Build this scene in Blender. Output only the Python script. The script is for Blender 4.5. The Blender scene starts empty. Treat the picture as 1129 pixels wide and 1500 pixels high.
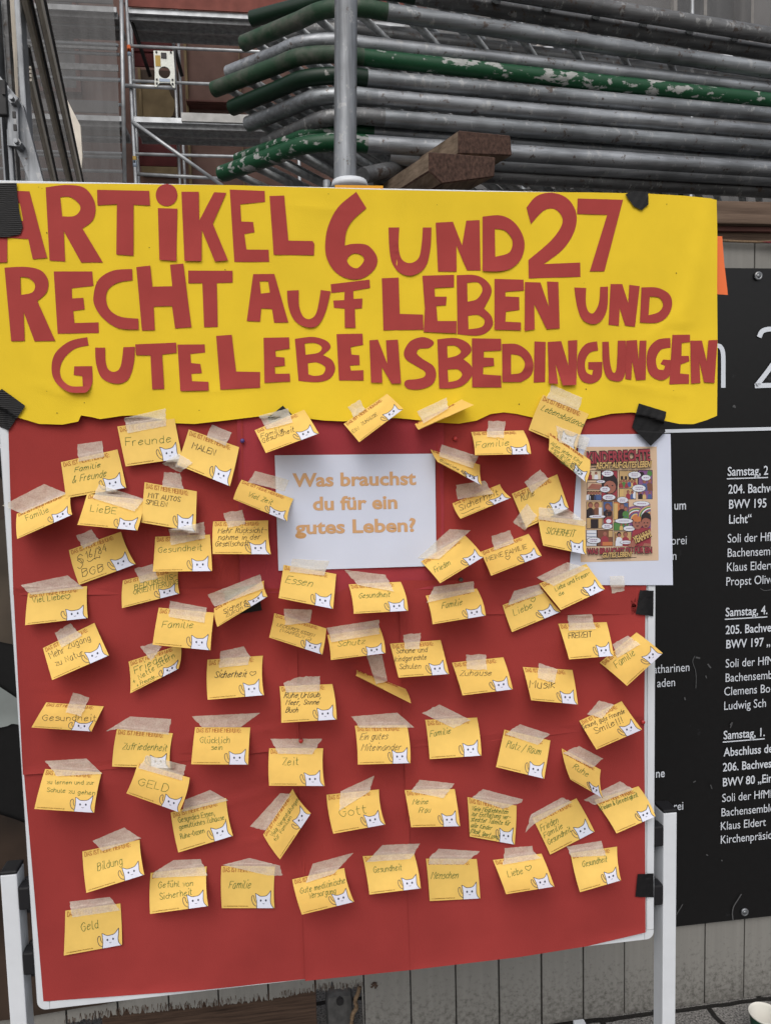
import bpy, bmesh, math, random
from mathutils import Vector, Matrix
random.seed(7)
S = bpy.context.scene
COL = S.collection
# ------------------------------------------------------------------ camera, world, sun, exposure
ZB = 0.60                                  # height of the pin board's lower edge above the pavement
FPX = 1127.0
def _axes():
    rx, ry, rz = (math.radians(a) for a in (-4.79039, -1.41034, 7.75946))
    Fw = Vector((math.sin(rz)*math.cos(rx), math.cos(rz)*math.cos(rx), math.sin(rx)))
    R = Vector((math.cos(rz), -math.sin(rz), 0)); U = R.cross(Fw)
    return math.cos(ry)*R + math.sin(ry)*U, -math.sin(ry)*R + math.cos(ry)*U, Fw
CR, CU, CF = _axes()
CP = Vector((0.475316, -1.412205, 1.016+ZB))
cam = bpy.data.cameras.new("camera"); camo = bpy.data.objects.new("camera", cam); COL.objects.link(camo)
M4 = Matrix((CR, CU, -CF)).transposed().to_4x4(); M4.translation = CP
camo.matrix_world = M4
cam.sensor_fit = 'VERTICAL'; cam.sensor_height = 34.6; cam.lens = FPX/1500*34.6
cam.clip_start = 0.05; cam.clip_end = 500
S.camera = camo
W = bpy.data.worlds.new("World"); S.world = W; W.use_nodes = True
SUN_EL, SUN_AZ = math.radians(48), math.radians(196)      # azimuth from +Y towards +X: light from above and behind the viewer
nt = W.node_tree; nt.nodes.clear()
sky = nt.nodes.new('ShaderNodeTexSky'); sky.sky_type = 'NISHITA'; sky.sun_disc = False
sky.sun_elevation = SUN_EL; sky.sun_rotation = SUN_AZ; sky.air_density = 1.0; sky.dust_density = 6.0; sky.ozone_density = 1.0
hsv = nt.nodes.new('ShaderNodeHueSaturation'); hsv.inputs['Saturation'].default_value = 0.38
bg = nt.nodes.new('ShaderNodeBackground'); bg.inputs['Strength'].default_value = 0.15
wo = nt.nodes.new('ShaderNodeOutputWorld')
nt.links.new(sky.outputs[0], hsv.inputs['Color']); nt.links.new(hsv.outputs[0], bg.inputs['Color']); nt.links.new(bg.outputs[0], wo.inputs['Surface'])
sl = bpy.data.lights.new("sun", 'SUN'); sl.energy = 0.5; sl.angle = math.radians(140); sl.color = (1.0, 0.97, 0.92)
so = bpy.data.objects.new("sun", sl); COL.objects.link(so)
_d = Vector((math.sin(SUN_AZ)*math.cos(SUN_EL), math.cos(SUN_AZ)*math.cos(SUN_EL), math.sin(SUN_EL)))
so.rotation_euler = _d.to_track_quat('Z', 'Y').to_euler(); so.location = _d*30
S.view_settings.view_transform = 'Standard'; S.view_settings.look = 'None'
S.view_settings.exposure = -0.04; S.view_settings.gamma = 1.0

# ------------------------------------------------------------------ measuring the photograph
def ray(x, y): return CF + CR*((x-564.5)/FPX) - CU*((y-750)/FPX)
def ony(x, y, yy):
    d = ray(x, y); return CP + d*((yy-CP.y)/d.y)
def onz(x, y, z):
    d = ray(x, y); return CP + d*((z-CP.z)/d.z)
def onboard(x, y, h=0.0): return ony(x, y, -h)
REG = dict(Z=(0,0,1), A=(0,590,4.6875), B=(200,590,4.6875), C=(390,570,4.412), D=(600,560,4.2875), E=(780,560,4.2875),
  F=(0,880,4.6875), G=(180,880,4.6875), H=(380,880,4.6875), I=(580,880,4.6875), J=(760,880,4.6875), K=(0,1180,4.6875),
  L=(180,1140,4.6875), M=(380,1120,4.412), N=(580,1120,4.412), O=(760,1120,4.412), P=(845,630,6.521),
  q=(0,240,3.136), r=(340,250,2.971), s=(700,250,2.632), t=(0,0,5.357), u=(170,0,5.357), v=(300,0,5.132), w=(300,0,2.688), x=(700,0,2.632), y=(440,180,3.3206), z=(889,1180,4.6875))
def px(reg, p):
    x0, y0, s = REG[reg]; return (x0+p[0]/s, y0+p[1]/s)
def pxs(reg, pts): return [px(reg, p) for p in pts]

# ------------------------------------------------------------------ object helpers
def props(o, label=None, cat=None, group=None, kind=None):
    if label: o['label'] = label
    if cat: o['category'] = cat
    if group: o['group'] = group
    if kind: o['kind'] = kind
    return o
def mk(name, verts, faces, mats, parent=None, fm=None, smooth=False, origin=None):
    verts = [Vector(v) for v in verts]
    if origin is None:
        c = Vector((0,0,0))
        for v in verts: c += v
        c /= max(1, len(verts))
    else: c = Vector(origin)
    me = bpy.data.meshes.new(name); me.from_pydata([v-c for v in verts], [], faces)
    if not isinstance(mats, (list, tuple)): mats = [mats]
    for m in mats: me.materials.append(m)
    if fm:
        for p, i in zip(me.polygons, fm): p.material_index = i
    if smooth:
        for p in me.polygons: p.use_smooth = True
    me.validate(); me.update()
    o = bpy.data.objects.new(name, me); COL.objects.link(o); o.location = c
    if parent is not None: adopt(o, parent)
    return o
def wloc(o):
    l = Vector(o.location)
    return l
def adopt(o, parent):
    # all objects are unrotated, so a child's place is its world place minus its parent's world place
    o.parent = parent
    pw = Vector(parent['_w']) if '_w' in parent else Vector(parent.location)
    o['_w'] = tuple(o.location)
    o.location = Vector(o.location) - pw
def thing(name, loc, label, cat, group=None, kind=None):
    e = bpy.data.objects.new(name, None); COL.objects.link(e); e.location = loc; e.empty_display_size = .05
    return props(e, label, cat, group, kind)
class MB:
    def __init__(s): s.v, s.f, s.m = [], [], []
    def add(s, v, f, m=0):
        n = len(s.v); s.v += [Vector(p) for p in v]; s.f += [tuple(i+n for i in q) for q in f]; s.m += [m]*len(f)
    def box(s, lo, hi, m=0, bev=0.0):
        a, b = Vector(lo), Vector(hi)
        if bev <= 0:
            v = [(x, y, z) for x in (a.x, b.x) for y in (a.y, b.y) for z in (a.z, b.z)]
            s.add(v, [(0,1,3,2),(4,6,7,5),(0,4,5,1),(2,3,7,6),(0,2,6,4),(1,5,7,3)], m)
        else:
            bm = bmesh.new(); bmesh.ops.create_cube(bm, size=1)
            for q in bm.verts: q.co = Vector(((a.x+b.x)/2+q.co.x*(b.x-a.x), (a.y+b.y)/2+q.co.y*(b.y-a.y), (a.z+b.z)/2+q.co.z*(b.z-a.z)))
            bmesh.ops.bevel(bm, geom=bm.edges[:], offset=bev, segments=2, affect='EDGES', profile=.6)
            s.bm(bm, m)
    def bm(s, bm, m=0):
        bm.verts.index_update(); s.add([v.co.copy() for v in bm.verts], [tuple(v.index for v in f.verts) for f in bm.faces], m); bm.free()
    def tube(s, path, r, n=12, m=0, cap=True, squash=None):
        path = [Vector(p) for p in path]; rings = []
        up = Vector((0,0,1)); 
        for i, p in enumerate(path):
            t = (path[min(i+1, len(path)-1)] - path[max(i-1, 0)]).normalized()
            a = t.cross(up)
            if a.length < .1: a = t.cross(Vector((0,1,0)))
            a.normalize(); b = a.cross(t)
            rr = r[i] if isinstance(r, (list, tuple)) else r
            rings.append([p + a*(rr*math.cos(2*math.pi*k/n)) + b*(rr*math.sin(2*math.pi*k/n)) for k in range(n)])
        v = [q for R_ in rings for q in R_]; f = []
        for i in range(len(rings)-1):
            for k in range(n):
                f.append((i*n+k, i*n+(k+1) % n, (i+1)*n+(k+1) % n, (i+1)*n+k))
        if cap: f.append(tuple(range(n))[::-1]); f.append(tuple(range((len(rings)-1)*n, len(rings)*n)))
        s.add(v, f, m)
    def beam(s, p, q, w, h, m=0, up=(0,0,1)):
        p, q = Vector(p), Vector(q); t = (q-p).normalized(); a = t.cross(Vector(up)).normalized(); b = a.cross(t)
        v = [e + a*(sx*w/2) + b*(sz*h/2) for e in (p, q) for sx, sz in ((-1,-1),(1,-1),(1,1),(-1,1))]
        s.add(v, [(0,1,2,3),(7,6,5,4),(0,4,5,1),(1,5,6,2),(2,6,7,3),(3,7,4,0)], m)
    def build(s, name, mats, parent=None, smooth=False, origin=None):
        return mk(name, s.v, s.f, mats, parent, s.m, smooth, origin)
def smooth_by_angle(o, deg=40):
    try:
        for p in o.data.polygons: p.use_smooth = True
        bm = bmesh.new(); bm.from_mesh(o.data)
        for e in bm.edges:
            if len(e.link_faces) == 2 and e.calc_face_angle(0) > math.radians(deg): e.smooth = False
        bm.to_mesh(o.data); bm.free()
    except Exception: pass
    return o
def catmull(pts, n=6, closed=False):
    P = [Vector(p) for p in pts]; out = []
    N = len(P)
    for i in range(N if closed else N-1):
        p0 = P[(i-1) % N] if closed or i > 0 else P[i]; p1 = P[i]; p2 = P[(i+1) % N]
        p3 = P[(i+2) % N] if closed or i+2 < N else p2
        for k in range(n):
            t = k/n
            out.append(0.5*((2*p1)+(p2-p0)*t+(2*p0-5*p1+4*p2-p3)*t*t+(3*p1-p0-3*p2+p3)*t**3))
    if not closed: out.append(P[-1])
    return out
def outline(toks, n=5):
    """closed outline: 2-tuples are corners, 3-tuples ('s' third) smooth points"""
    N = len(toks); out = []
    for i in range(N):
        a, b = toks[i], toks[(i+1) % N]
        p1, p2 = Vector(a[:2]), Vector(b[:2])
        sa, sb = len(a) > 2, len(b) > 2
        if not sa and not sb: out.append(p1); continue
        p0 = Vector(toks[i-1][:2]) if sa else p1
        p3 = Vector(toks[(i+2) % N][:2]) if sb else p2
        for k in range(n):
            t = k/n
            out.append(0.5*((2*p1)+(p2-p0)*t+(2*p0-5*p1+4*p2-p3)*t*t+(3*p1-p0-3*p2+p3)*t**3))
    return out
def flat_fill(loops):
    """filled 2-D region with holes -> bmesh in the plane"""
    cu = bpy.data.curves.new('tmp', 'CURVE'); cu.dimensions = '2D'; cu.fill_mode = 'BOTH'
    for lp in loops:
        sp = cu.splines.new('POLY'); sp.points.add(len(lp)-1); sp.use_cyclic_u = True
        for q, p in zip(sp.points, lp): q.co = (p[0], p[1], 0, 1)
    ob = bpy.data.objects.new('tmp', cu); me = bpy.data.meshes.new_from_object(ob)
    bm = bmesh.new(); bm.from_mesh(me); bmesh.ops.remove_doubles(bm, verts=bm.verts, dist=1e-5)
    bpy.data.objects.remove(ob); bpy.data.curves.remove(cu); bpy.data.meshes.remove(me)
    return bm
def slice_grid(bm, step, axes=(0, 1)):
    xs = [v.co.x for v in bm.verts]; ys = [v.co.y for v in bm.verts]
    if not xs: return bm
    for ax, vals in ((0, xs), (1, ys)):
        if ax not in axes: continue
        st = step[ax] if isinstance(step, tuple) else step
        k = math.floor(min(vals)/st)+1
        while k*st < max(vals):
            co = Vector((0,0,0)); co[ax] = k*st; no = Vector((0,0,0)); no[ax] = 1
            bmesh.ops.bisect_plane(bm, geom=bm.verts[:]+bm.edges[:]+bm.faces[:], plane_co=co, plane_no=no, dist=1e-4)
            k += 1
    return bm
def warp(bm, fn):
    """bmesh in the plane -> (verts, faces) through fn(x, y)"""
    bm.verts.index_update()
    v = [fn(q.co.x, q.co.y) for q in bm.verts]
    f = []
    for fc in bm.faces:
        idx = [q.index for q in fc.verts]; n = fc.normal.z
        f.append(tuple(idx) if n < 0 else tuple(idx[::-1]))      # photo y runs down, so clockwise faces look at the viewer
    bm.free(); return v, f

# ------------------------------------------------------------------ materials
def lin(c):
    return tuple((v/255/12.92 if v/255 <= .04045 else ((v/255+.055)/1.055)**2.4) for v in c)
def mat(name, rgb, rough=.8, metal=0.0, spec=.3, noise=None, bump=None, coords='Object'):
    """rgb is linear base colour; noise=(scale, amount, detail) multiplies it; bump=(scale, strength)"""
    m = bpy.data.materials.new(name); m.use_nodes = True; t = m.node_tree; b = t.nodes['Principled BSDF']
    b.inputs['Base Color'].default_value = (*rgb, 1); b.inputs['Roughness'].default_value = rough
    b.inputs['Metallic'].default_value = metal; b.inputs['Specular IOR Level'].default_value = spec
    tc = t.nodes.new('ShaderNodeTexCoord'); src = tc.outputs[coords]
    if coords == 'World':
        pass
    if noise:
        n = t.nodes.new('ShaderNodeTexNoise'); n.inputs['Scale'].default_value = noise[0]; n.inputs['Detail'].default_value = noise[2] if len(noise) > 2 else 4
        t.links.new(src, n.inputs['Vector'])
        r = t.nodes.new('ShaderNodeMapRange'); r.inputs['From Min'].default_value = .3; r.inputs['From Max'].default_value = .7
        r.inputs['To Min'].default_value = 1-noise[1]; r.inputs['To Max'].default_value = 1+noise[1]*.6
        t.links.new(n.outputs['Fac'], r.inputs['Value'])
        x = t.nodes.new('ShaderNodeMix'); x.data_type = 'RGBA'; x.blend_type = 'MULTIPLY'; x.inputs['Factor'].default_value = 1
        x.inputs['A'].default_value = (*rgb, 1); t.links.new(r.outputs['Result'], x.inputs['B']); t.links.new(x.outputs['Result'], b.inputs['Base Color'])
        m['_mix'] = x.name
    if bump:
        n2 = t.nodes.new('ShaderNodeTexNoise'); n2.inputs['Scale'].default_value = bump[0]; n2.inputs['Detail'].default_value = 5
        t.links.new(src, n2.inputs['Vector'])
        bp = t.nodes.new('ShaderNodeBump'); bp.inputs['Strength'].default_value = bump[1]; bp.inputs['Distance'].default_value = .002
        t.links.new(n2.outputs['Fac'], bp.inputs['Height']); t.links.new(bp.outputs['Normal'], b.inputs['Normal'])
    return m
def chipped(name, paint, under, thr, scale=30, rough=.45, metal=.0, stretch=(1, 1, 1), soft=.02):
    """paint worn through to what lies beneath"""
    m = mat(name, under, rough, 0); t = m.node_tree; b = t.nodes['Principled BSDF']
    g = t.nodes.new('ShaderNodeNewGeometry'); mp = t.nodes.new('ShaderNodeMapping'); mp.inputs['Scale'].default_value = stretch
    t.links.new(g.outputs['Position'], mp.inputs['Vector'])
    n = t.nodes.new('ShaderNodeTexNoise'); n.inputs['Scale'].default_value = scale; n.inputs['Detail'].default_value = 7; n.inputs['Roughness'].default_value = .62
    t.links.new(mp.outputs[0], n.inputs['Vector'])
    r = t.nodes.new('ShaderNodeMapRange'); r.inputs['From Min'].default_value = thr-soft; r.inputs['From Max'].default_value = thr+soft
    t.links.new(n.outputs['Fac'], r.inputs['Value'])
    n2 = t.nodes.new('ShaderNodeTexNoise'); n2.inputs['Scale'].default_value = 60; n2.inputs['Detail'].default_value = 5
    t.links.new(mp.outputs[0], n2.inputs['Vector'])
    def var(c, k):
        x = t.nodes.new('ShaderNodeMix'); x.data_type = 'RGBA'
        x.inputs['A'].default_value = (*[v*(1-k) for v in c], 1); x.inputs['B'].default_value = (*[min(1, v*(1+k)) for v in c], 1)
        t.links.new(n2.outputs['Fac'], x.inputs['Factor']); return x
    a_, b_ = var(paint, .25), var(under, .5)
    x = t.nodes.new('ShaderNodeMix'); x.data_type = 'RGBA'
    t.links.new(r.outputs['Result'], x.inputs['Factor']); t.links.new(a_.outputs['Result'], x.inputs['A']); t.links.new(b_.outputs['Result'], x.inputs['B'])
    t.links.new(x.outputs['Result'], b.inputs['Base Color'])
    bp = t.nodes.new('ShaderNodeBump'); bp.inputs['Strength'].default_value = .35; bp.inputs['Distance'].default_value = .001; bp.invert = True
    t.links.new(r.outputs['Result'], bp.inputs['Height']); t.links.new(bp.outputs['Normal'], b.inputs['Normal'])
    if metal:
        b.inputs['Metallic'].default_value = metal
    return m
RED_PAPER = lin((164, 55, 53))
m_white = mat('white_coating', (.62,.65,.69), .35, 0, .4, (30, .04))
m_felt = mat('board_felt', (.55,.57,.6), .9)
m_black = mat('black_plastic', (.012,.012,.014), .38, 0, .4, None, (300, .15))
m_red = mat('red_construction_paper', (.305,.040,.037), .9, 0, .15, (7, .12, 10), (900, .25))
m_red2 = mat('red_construction_paper_crimson', (.31,.040,.050), .9, 0, .15, (25, .07, 8), (900, .25))
m_letter = mat('red_letter_paper', (.34,.049,.045), .85, 0, .2, (18, .07, 6), (900, .2))
m_yellow = mat('yellow_banner_paper', (.74,.52,.027), .85, 0, .2, (9, .07, 8), (700, .2))
m_card = mat('yellow_note_card', (.755,.505,.13), .75, 0, .25, (30, .07, 6))
m_edge = m_card
m_head = mat('red_brown_print', (.33,.06,.018), .8)
m_green = mat('green_ink', (.042,.12,.028), .7)
m_ink = mat('black_ink', (.022,.024,.022), .7)
m_small = mat('brown_small_print', (.30,.16,.03), .8)
m_cat = mat('white_print', (.64,.67,.78), .75)
m_catline = mat('dark_line_print', (.05,.055,.085), .8)
m_paper = mat('white_sheet_paper', (.585,.625,.745), .85, 0, .2, (14, .03, 4), (60, .12))
m_tan = mat('tan_print', (.58,.34,.17), .8)
m_orangeline = mat('orange_print_edge', (.55,.30,.12), .8)
m_orange = mat('orange_paper', (.78,.17,.055), .85)
m_duct = mat('black_duct_tape', (.008,.008,.009), .5, 0, .25, None, (90, .5))
# translucent masking tape: crepe paper that lets part of what lies below show through
def tape_mat():
    m = bpy.data.materials.new('masking_tape'); m.use_nodes = True; t = m.node_tree; b = t.nodes['Principled BSDF']; out = t.nodes['Material Output']
    b.inputs['Roughness'].default_value = .7; b.inputs['Specular IOR Level'].default_value = .2
    tc = t.nodes.new('ShaderNodeTexCoord'); n = t.nodes.new('ShaderNodeTexNoise'); n.inputs['Scale'].default_value = 420; n.inputs['Detail'].default_value = 3
    t.links.new(tc.outputs['Object'], n.inputs['Vector'])
    n2 = t.nodes.new('ShaderNodeTexNoise'); n2.inputs['Scale'].default_value = 70; n2.inputs['Detail'].default_value = 4; t.links.new(tc.outputs['Object'], n2.inputs['Vector'])
    b.inputs['Base Color'].default_value = (.85,.80,.68,1)
    ad = t.nodes.new('ShaderNodeMath'); ad.operation = 'ADD'; t.links.new(n.outputs['Fac'], ad.inputs[0]); t.links.new(n2.outputs['Fac'], ad.inputs[1])
    r = t.nodes.new('ShaderNodeMapRange'); r.inputs['From Min'].default_value = .7; r.inputs['From Max'].default_value = 1.3; r.inputs['To Min'].default_value = .34; r.inputs['To Max'].default_value = .52
    t.links.new(ad.outputs[0], r.inputs['Value'])
    bp = t.nodes.new('ShaderNodeBump'); bp.inputs['Strength'].default_value = .3; bp.inputs['Distance'].default_value = .001
    t.links.new(n2.outputs['Fac'], bp.inputs['Height']); t.links.new(bp.outputs['Normal'], b.inputs['Normal'])
    tr = t.nodes.new('ShaderNodeBsdfTransparent'); mx = t.nodes.new('ShaderNodeMixShader')
    t.links.new(r.outputs['Result'], mx.inputs[0]); t.links.new(tr.outputs[0], mx.inputs[1]); t.links.new(b.outputs[0], mx.inputs[2]); t.links.new(mx.outputs[0], out.inputs['Surface'])
    return m
m_tape = tape_mat()
def net_mat():
    m = bpy.data.materials.new('scaffold_net_weave'); m.use_nodes = True; t = m.node_tree; b = t.nodes['Principled BSDF']; out = t.nodes['Material Output']
    b.inputs['Base Color'].default_value = (.17,.17,.172,1); b.inputs['Roughness'].default_value = .9
    tc = t.nodes.new('ShaderNodeTexCoord'); n = t.nodes.new('ShaderNodeTexNoise'); n.inputs['Scale'].default_value = 1.3; n.inputs['Detail'].default_value = 5
    mp = t.nodes.new('ShaderNodeMapping'); mp.inputs['Scale'].default_value = (6, 1, .7)
    t.links.new(tc.outputs['Object'], mp.inputs[0]); t.links.new(mp.outputs[0], n.inputs['Vector'])
    r = t.nodes.new('ShaderNodeMapRange'); r.inputs['From Min'].default_value = .3; r.inputs['From Max'].default_value = .7; r.inputs['To Min'].default_value = .38; r.inputs['To Max'].default_value = .58
    t.links.new(n.outputs['Fac'], r.inputs['Value'])
    tr = t.nodes.new('ShaderNodeBsdfTransparent'); mx = t.nodes.new('ShaderNodeMixShader')
    t.links.new(r.outputs['Result'], mx.inputs[0]); t.links.new(tr.outputs[0], mx.inputs[1]); t.links.new(b.outputs[0], mx.inputs[2]); t.links.new(mx.outputs[0], out.inputs['Surface'])
    return m
m_net = net_mat()
def plank_mat(name, base, dirt, wide):
    """painted boards with grain along z, scuffs and a dirt band of splashes near the ground"""
    m = mat(name, base, .75, 0, .25); t = m.node_tree; b = t.nodes['Principled BSDF']
    g = t.nodes.new('ShaderNodeNewGeometry'); mp = t.nodes.new('ShaderNodeMapping'); mp.inputs['Scale'].default_value = (60, 60, 2.5) if wide else (2.5, 60, 60)
    t.links.new(g.outputs['Position'], mp.inputs[0])
    n = t.nodes.new('ShaderNodeTexNoise'); n.inputs['Scale'].default_value = 1; n.inputs['Detail'].default_value = 7; t.links.new(mp.outputs[0], n.inputs['Vector'])
    n2 = t.nodes.new('ShaderNodeTexNoise'); n2.inputs['Scale'].default_value = 75; n2.inputs['Detail'].default_value = 9; n2.inputs['Roughness'].default_value = .7; t.links.new(g.outputs['Position'], n2.inputs['Vector'])
    sep = t.nodes.new('ShaderNodeSeparateXYZ'); t.links.new(g.outputs['Position'], sep.inputs[0])
    mr = t.nodes.new('ShaderNodeMapRange'); mr.inputs['From Min'].default_value = 0; mr.inputs['From Max'].default_value = .24; mr.inputs['To Min'].default_value = .24; mr.inputs['To Max'].default_value = 0
    t.links.new(sep.outputs['Z'], mr.inputs['Value'])
    ad = t.nodes.new('ShaderNodeMath'); ad.operation = 'ADD'; t.links.new(n2.outputs['Fac'], ad.inputs[0]); t.links.new(mr.outputs['Result'], ad.inputs[1])
    th = t.nodes.new('ShaderNodeMapRange'); th.inputs['From Min'].default_value = .62; th.inputs['From Max'].default_value = .95; t.links.new(ad.outputs[0], th.inputs['Value'])
    gr = t.nodes.new('ShaderNodeMix'); gr.data_type = 'RGBA'; gr.inputs['A'].default_value = (*[c*.82 for c in base], 1); gr.inputs['B'].default_value = (*[c*1.14 for c in base], 1); t.links.new(n.outputs['Fac'], gr.inputs['Factor'])
    x = t.nodes.new('ShaderNodeMix'); x.data_type = 'RGBA'; t.links.new(th.outputs['Result'], x.inputs['Factor']); t.links.new(gr.outputs['Result'], x.inputs['A']); x.inputs['B'].default_value = (*dirt, 1)
    t.links.new(x.outputs['Result'], b.inputs['Base Color'])
    bp = t.nodes.new('ShaderNodeBump'); bp.inputs['Strength'].default_value = .25; bp.inputs['Distance'].default_value = .002; t.links.new(n.outputs['Fac'], bp.inputs['Height']); t.links.new(bp.outputs['Normal'], b.inputs['Normal'])
    return m
m_plank = plank_mat('grey_painted_boards', (.21,.206,.192), (.045,.04,.034), True)
def wood_mat(name, c1, c2, axis=(3, 60, 60), rough=.85):
    m = mat(name, c1, rough, 0, .2); t = m.node_tree; b = t.nodes['Principled BSDF']
    g = t.nodes.new('ShaderNodeNewGeometry'); mp = t.nodes.new('ShaderNodeMapping'); mp.inputs['Scale'].default_value = axis; t.links.new(g.outputs['Position'], mp.inputs[0])
    n = t.nodes.new('ShaderNodeTexNoise'); n.inputs['Scale'].default_value = 1; n.inputs['Detail'].default_value = 8; n.inputs['Roughness'].default_value = .65; t.links.new(mp.outputs[0], n.inputs['Vector'])
    r = t.nodes.new('ShaderNodeMapRange'); r.inputs['From Min'].default_value = .3; r.inputs['From Max'].default_value = .7; t.links.new(n.outputs['Fac'], r.inputs['Value'])
    x = t.nodes.new('ShaderNodeMix'); x.data_type = 'RGBA'; x.inputs['A'].default_value = (*c1, 1); x.inputs['B'].default_value = (*c2, 1); t.links.new(r.outputs['Result'], x.inputs['Factor'])
    t.links.new(x.outputs['Result'], b.inputs['Base Color'])
    bp = t.nodes.new('ShaderNodeBump'); bp.inputs['Strength'].default_value = .5; bp.inputs['Distance'].default_value = .003; t.links.new(n.outputs['Fac'], bp.inputs['Height']); t.links.new(bp.outputs['Normal'], b.inputs['Normal'])
    return m
m_wood = wood_mat('weathered_brown_timber', (.05,.032,.023), (.17,.12,.09))
m_endgrain = wood_mat('reddish_end_grain', (.020,.011,.009), (.095,.055,.042), (150, 150, 90))
m_side = wood_mat('timber_side', (.09,.066,.047), (.27,.205,.15), (60, 5, 60))
m_rot = wood_mat('rotten_brown_board', (.03,.019,.014), (.11,.07,.05), (6, 60, 110))
m_vinyl = chipped('black_vinyl', (.007,.007,.0075), (.04,.04,.045), .74, 16, .36, soft=.05)
m_vtext = mat('white_vinyl_print', (.60,.64,.70), .5)
def tube_mat(name, base, streak, rough=.42, metal=.55, rust=.605):
    """weathered steel: broad tone patches, streaks along the tube, sparse rust and dirt marks"""
    m = mat(name, base, rough, metal, .5); t = m.node_tree; b = t.nodes['Principled BSDF']
    g = t.nodes.new('ShaderNodeNewGeometry')
    def noise(scale, detail, st=None, ro=.55):
        n = t.nodes.new('ShaderNodeTexNoise'); n.inputs['Scale'].default_value = scale; n.inputs['Detail'].default_value = detail; n.inputs['Roughness'].default_value = ro
        if st:
            mp = t.nodes.new('ShaderNodeMapping'); mp.inputs['Scale'].default_value = st; t.links.new(g.outputs['Position'], mp.inputs[0]); t.links.new(mp.outputs[0], n.inputs['Vector'])
        else: t.links.new(g.outputs['Position'], n.inputs['Vector'])
        return n.outputs['Fac']
    def rng_(v, a, b_, c, d):
        r = t.nodes.new('ShaderNodeMapRange'); r.inputs['From Min'].default_value = a; r.inputs['From Max'].default_value = b_; r.inputs['To Min'].default_value = c; r.inputs['To Max'].default_value = d; t.links.new(v, r.inputs['Value']); return r.outputs['Result']
    m1 = t.nodes.new('ShaderNodeMath'); m1.operation = 'MULTIPLY'; t.links.new(rng_(noise(5, 3), .32, .68, .62, 1.3), m1.inputs[0]); t.links.new(rng_(noise(1, 6, streak, .7), .32, .68, .66, 1.3), m1.inputs[1])
    x = t.nodes.new('ShaderNodeMix'); x.data_type = 'RGBA'; x.blend_type = 'MULTIPLY'; x.inputs['Factor'].default_value = 1; x.inputs['A'].default_value = (*base, 1); t.links.new(m1.outputs[0], x.inputs['B'])
    y = t.nodes.new('ShaderNodeMix'); y.data_type = 'RGBA'; t.links.new(rng_(noise(38, 8, None, .7), rust-.01, rust+.03, 0, .8), y.inputs['Factor']); t.links.new(x.outputs['Result'], y.inputs['A']); y.inputs['B'].default_value = (.07,.045,.032,1)
    z = t.nodes.new('ShaderNodeMix'); z.data_type = 'RGBA'; t.links.new(rng_(noise(23, 8, (1.6,1,1), .72), .575, .615, 0, .42), z.inputs['Factor']); t.links.new(y.outputs['Result'], z.inputs['A']); z.inputs['B'].default_value = (.45,.45,.44,1)
    t.links.new(z.outputs['Result'], b.inputs['Base Color']); t.links.new(rng_(noise(9, 4), .3, .7, rough-.1, rough+.14), b.inputs['Roughness'])
    return m
m_galv = tube_mat('galvanised_steel', (.21,.225,.24), (5,90,90))
m_galvp = tube_mat('galvanised_post_steel', (.235,.25,.27), (90,90,5), .5, .4, .64)
m_galvd = tube_mat('dull_galvanised_tube', (.135,.138,.142), (5,90,90), .46, .5, .58)
m_galvl = tube_mat('bright_galvanised_tube', (.26,.275,.295), (5,90,90), .40, .6)
m_greenp = chipped('chipped_green_paint', (.008,.058,.024), (.30,.31,.30), .57, 26, .42, stretch=(.8,1.6,1.6))
m_greenw = chipped('worn_green_paint', (.018,.050,.026), (.10,.098,.085), .56, 14, .55, stretch=(1,1,1), soft=.14)
m_greend = chipped('dark_green_paint', (.006,.022,.012), (.20,.20,.19), .70, 30, .4)
m_bars = mat('dark_bar_steel', (.42,.44,.45), .5, .3, .5, (40, .4, 6))
m_darkrail = mat('dark_steel_rail', (.035,.036,.038), .6, .2, .3, (30, .2))
m_beige = mat('beige_ribbed_sheet', (.66,.61,.53), .6, 0, .3, (20, .12))
m_scaf = mat('scaffold_tube_steel', (.42,.44,.46), .42, .5, .5, (6, .3, 6))
m_deck = mat('perforated_deck_steel', (.34,.35,.36), .6, .1, .4, (14, .35, 8), (60, .3))
m_toe = mat('red_brown_toe_board', (.19,.062,.05), .8, 0, .2, (5, .25, 8))
m_toew = mat('whitish_toe_board', (.42,.42,.41), .8, 0, .2, (5, .25, 8))
m_dred = mat('dark_red_sheet', (.085,.012,.013), .7, 0, .3, (3, .3, 5))
m_facade = mat('brown_facade_plaster', (.16,.098,.083), .9, 0, .2, (2.2, .32, 9))
m_ochre = mat('ochre_pilaster_plaster', (.20,.15,.085), .9, 0, .2, (3, .35, 8))
m_sill = mat('red_brown_sill', (.13,.06,.052), .8, 0, .2, (6, .2))
m_board2 = mat('dark_window_boarding', (.062,.045,.034), .8, 0, .2, (3, .35, 7))
m_grey = mat('grey_facade_plaster', (.17,.165,.165), .9, 0, .2, (1.3, .35, 8))
m_pale = mat('pale_plaster_patch', (.34,.32,.30), .9, 0, .2, (3, .25, 8))
m_dark = mat('dark_downpipe', (.025,.024,.025), .5)
m_glass = mat('dark_window_glass', (.02,.022,.025), .12, 0, .5)
m_plate = mat('pale_galvanised_plate', (.56,.58,.54), .5, .2, .4, (40, .12))
m_ochrelabel = mat('ochre_sticker', (.40,.27,.07), .7)
m_bluelabel = mat('blue_grey_sticker', (.35,.42,.52), .7)
m_cupw = mat('white_paper_cup', (.66,.65,.60), .7)
m_cupg = mat('dark_green_cup_print', (.012,.05,.03), .6)
m_rope = mat('brown_rope', (.20,.14,.09), .95, 0, .1, (200, .4))
m_conc = mat('grey_concrete', (.10,.10,.10), .9, 0, .2, (40, .3, 8), (90, .4))
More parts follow.
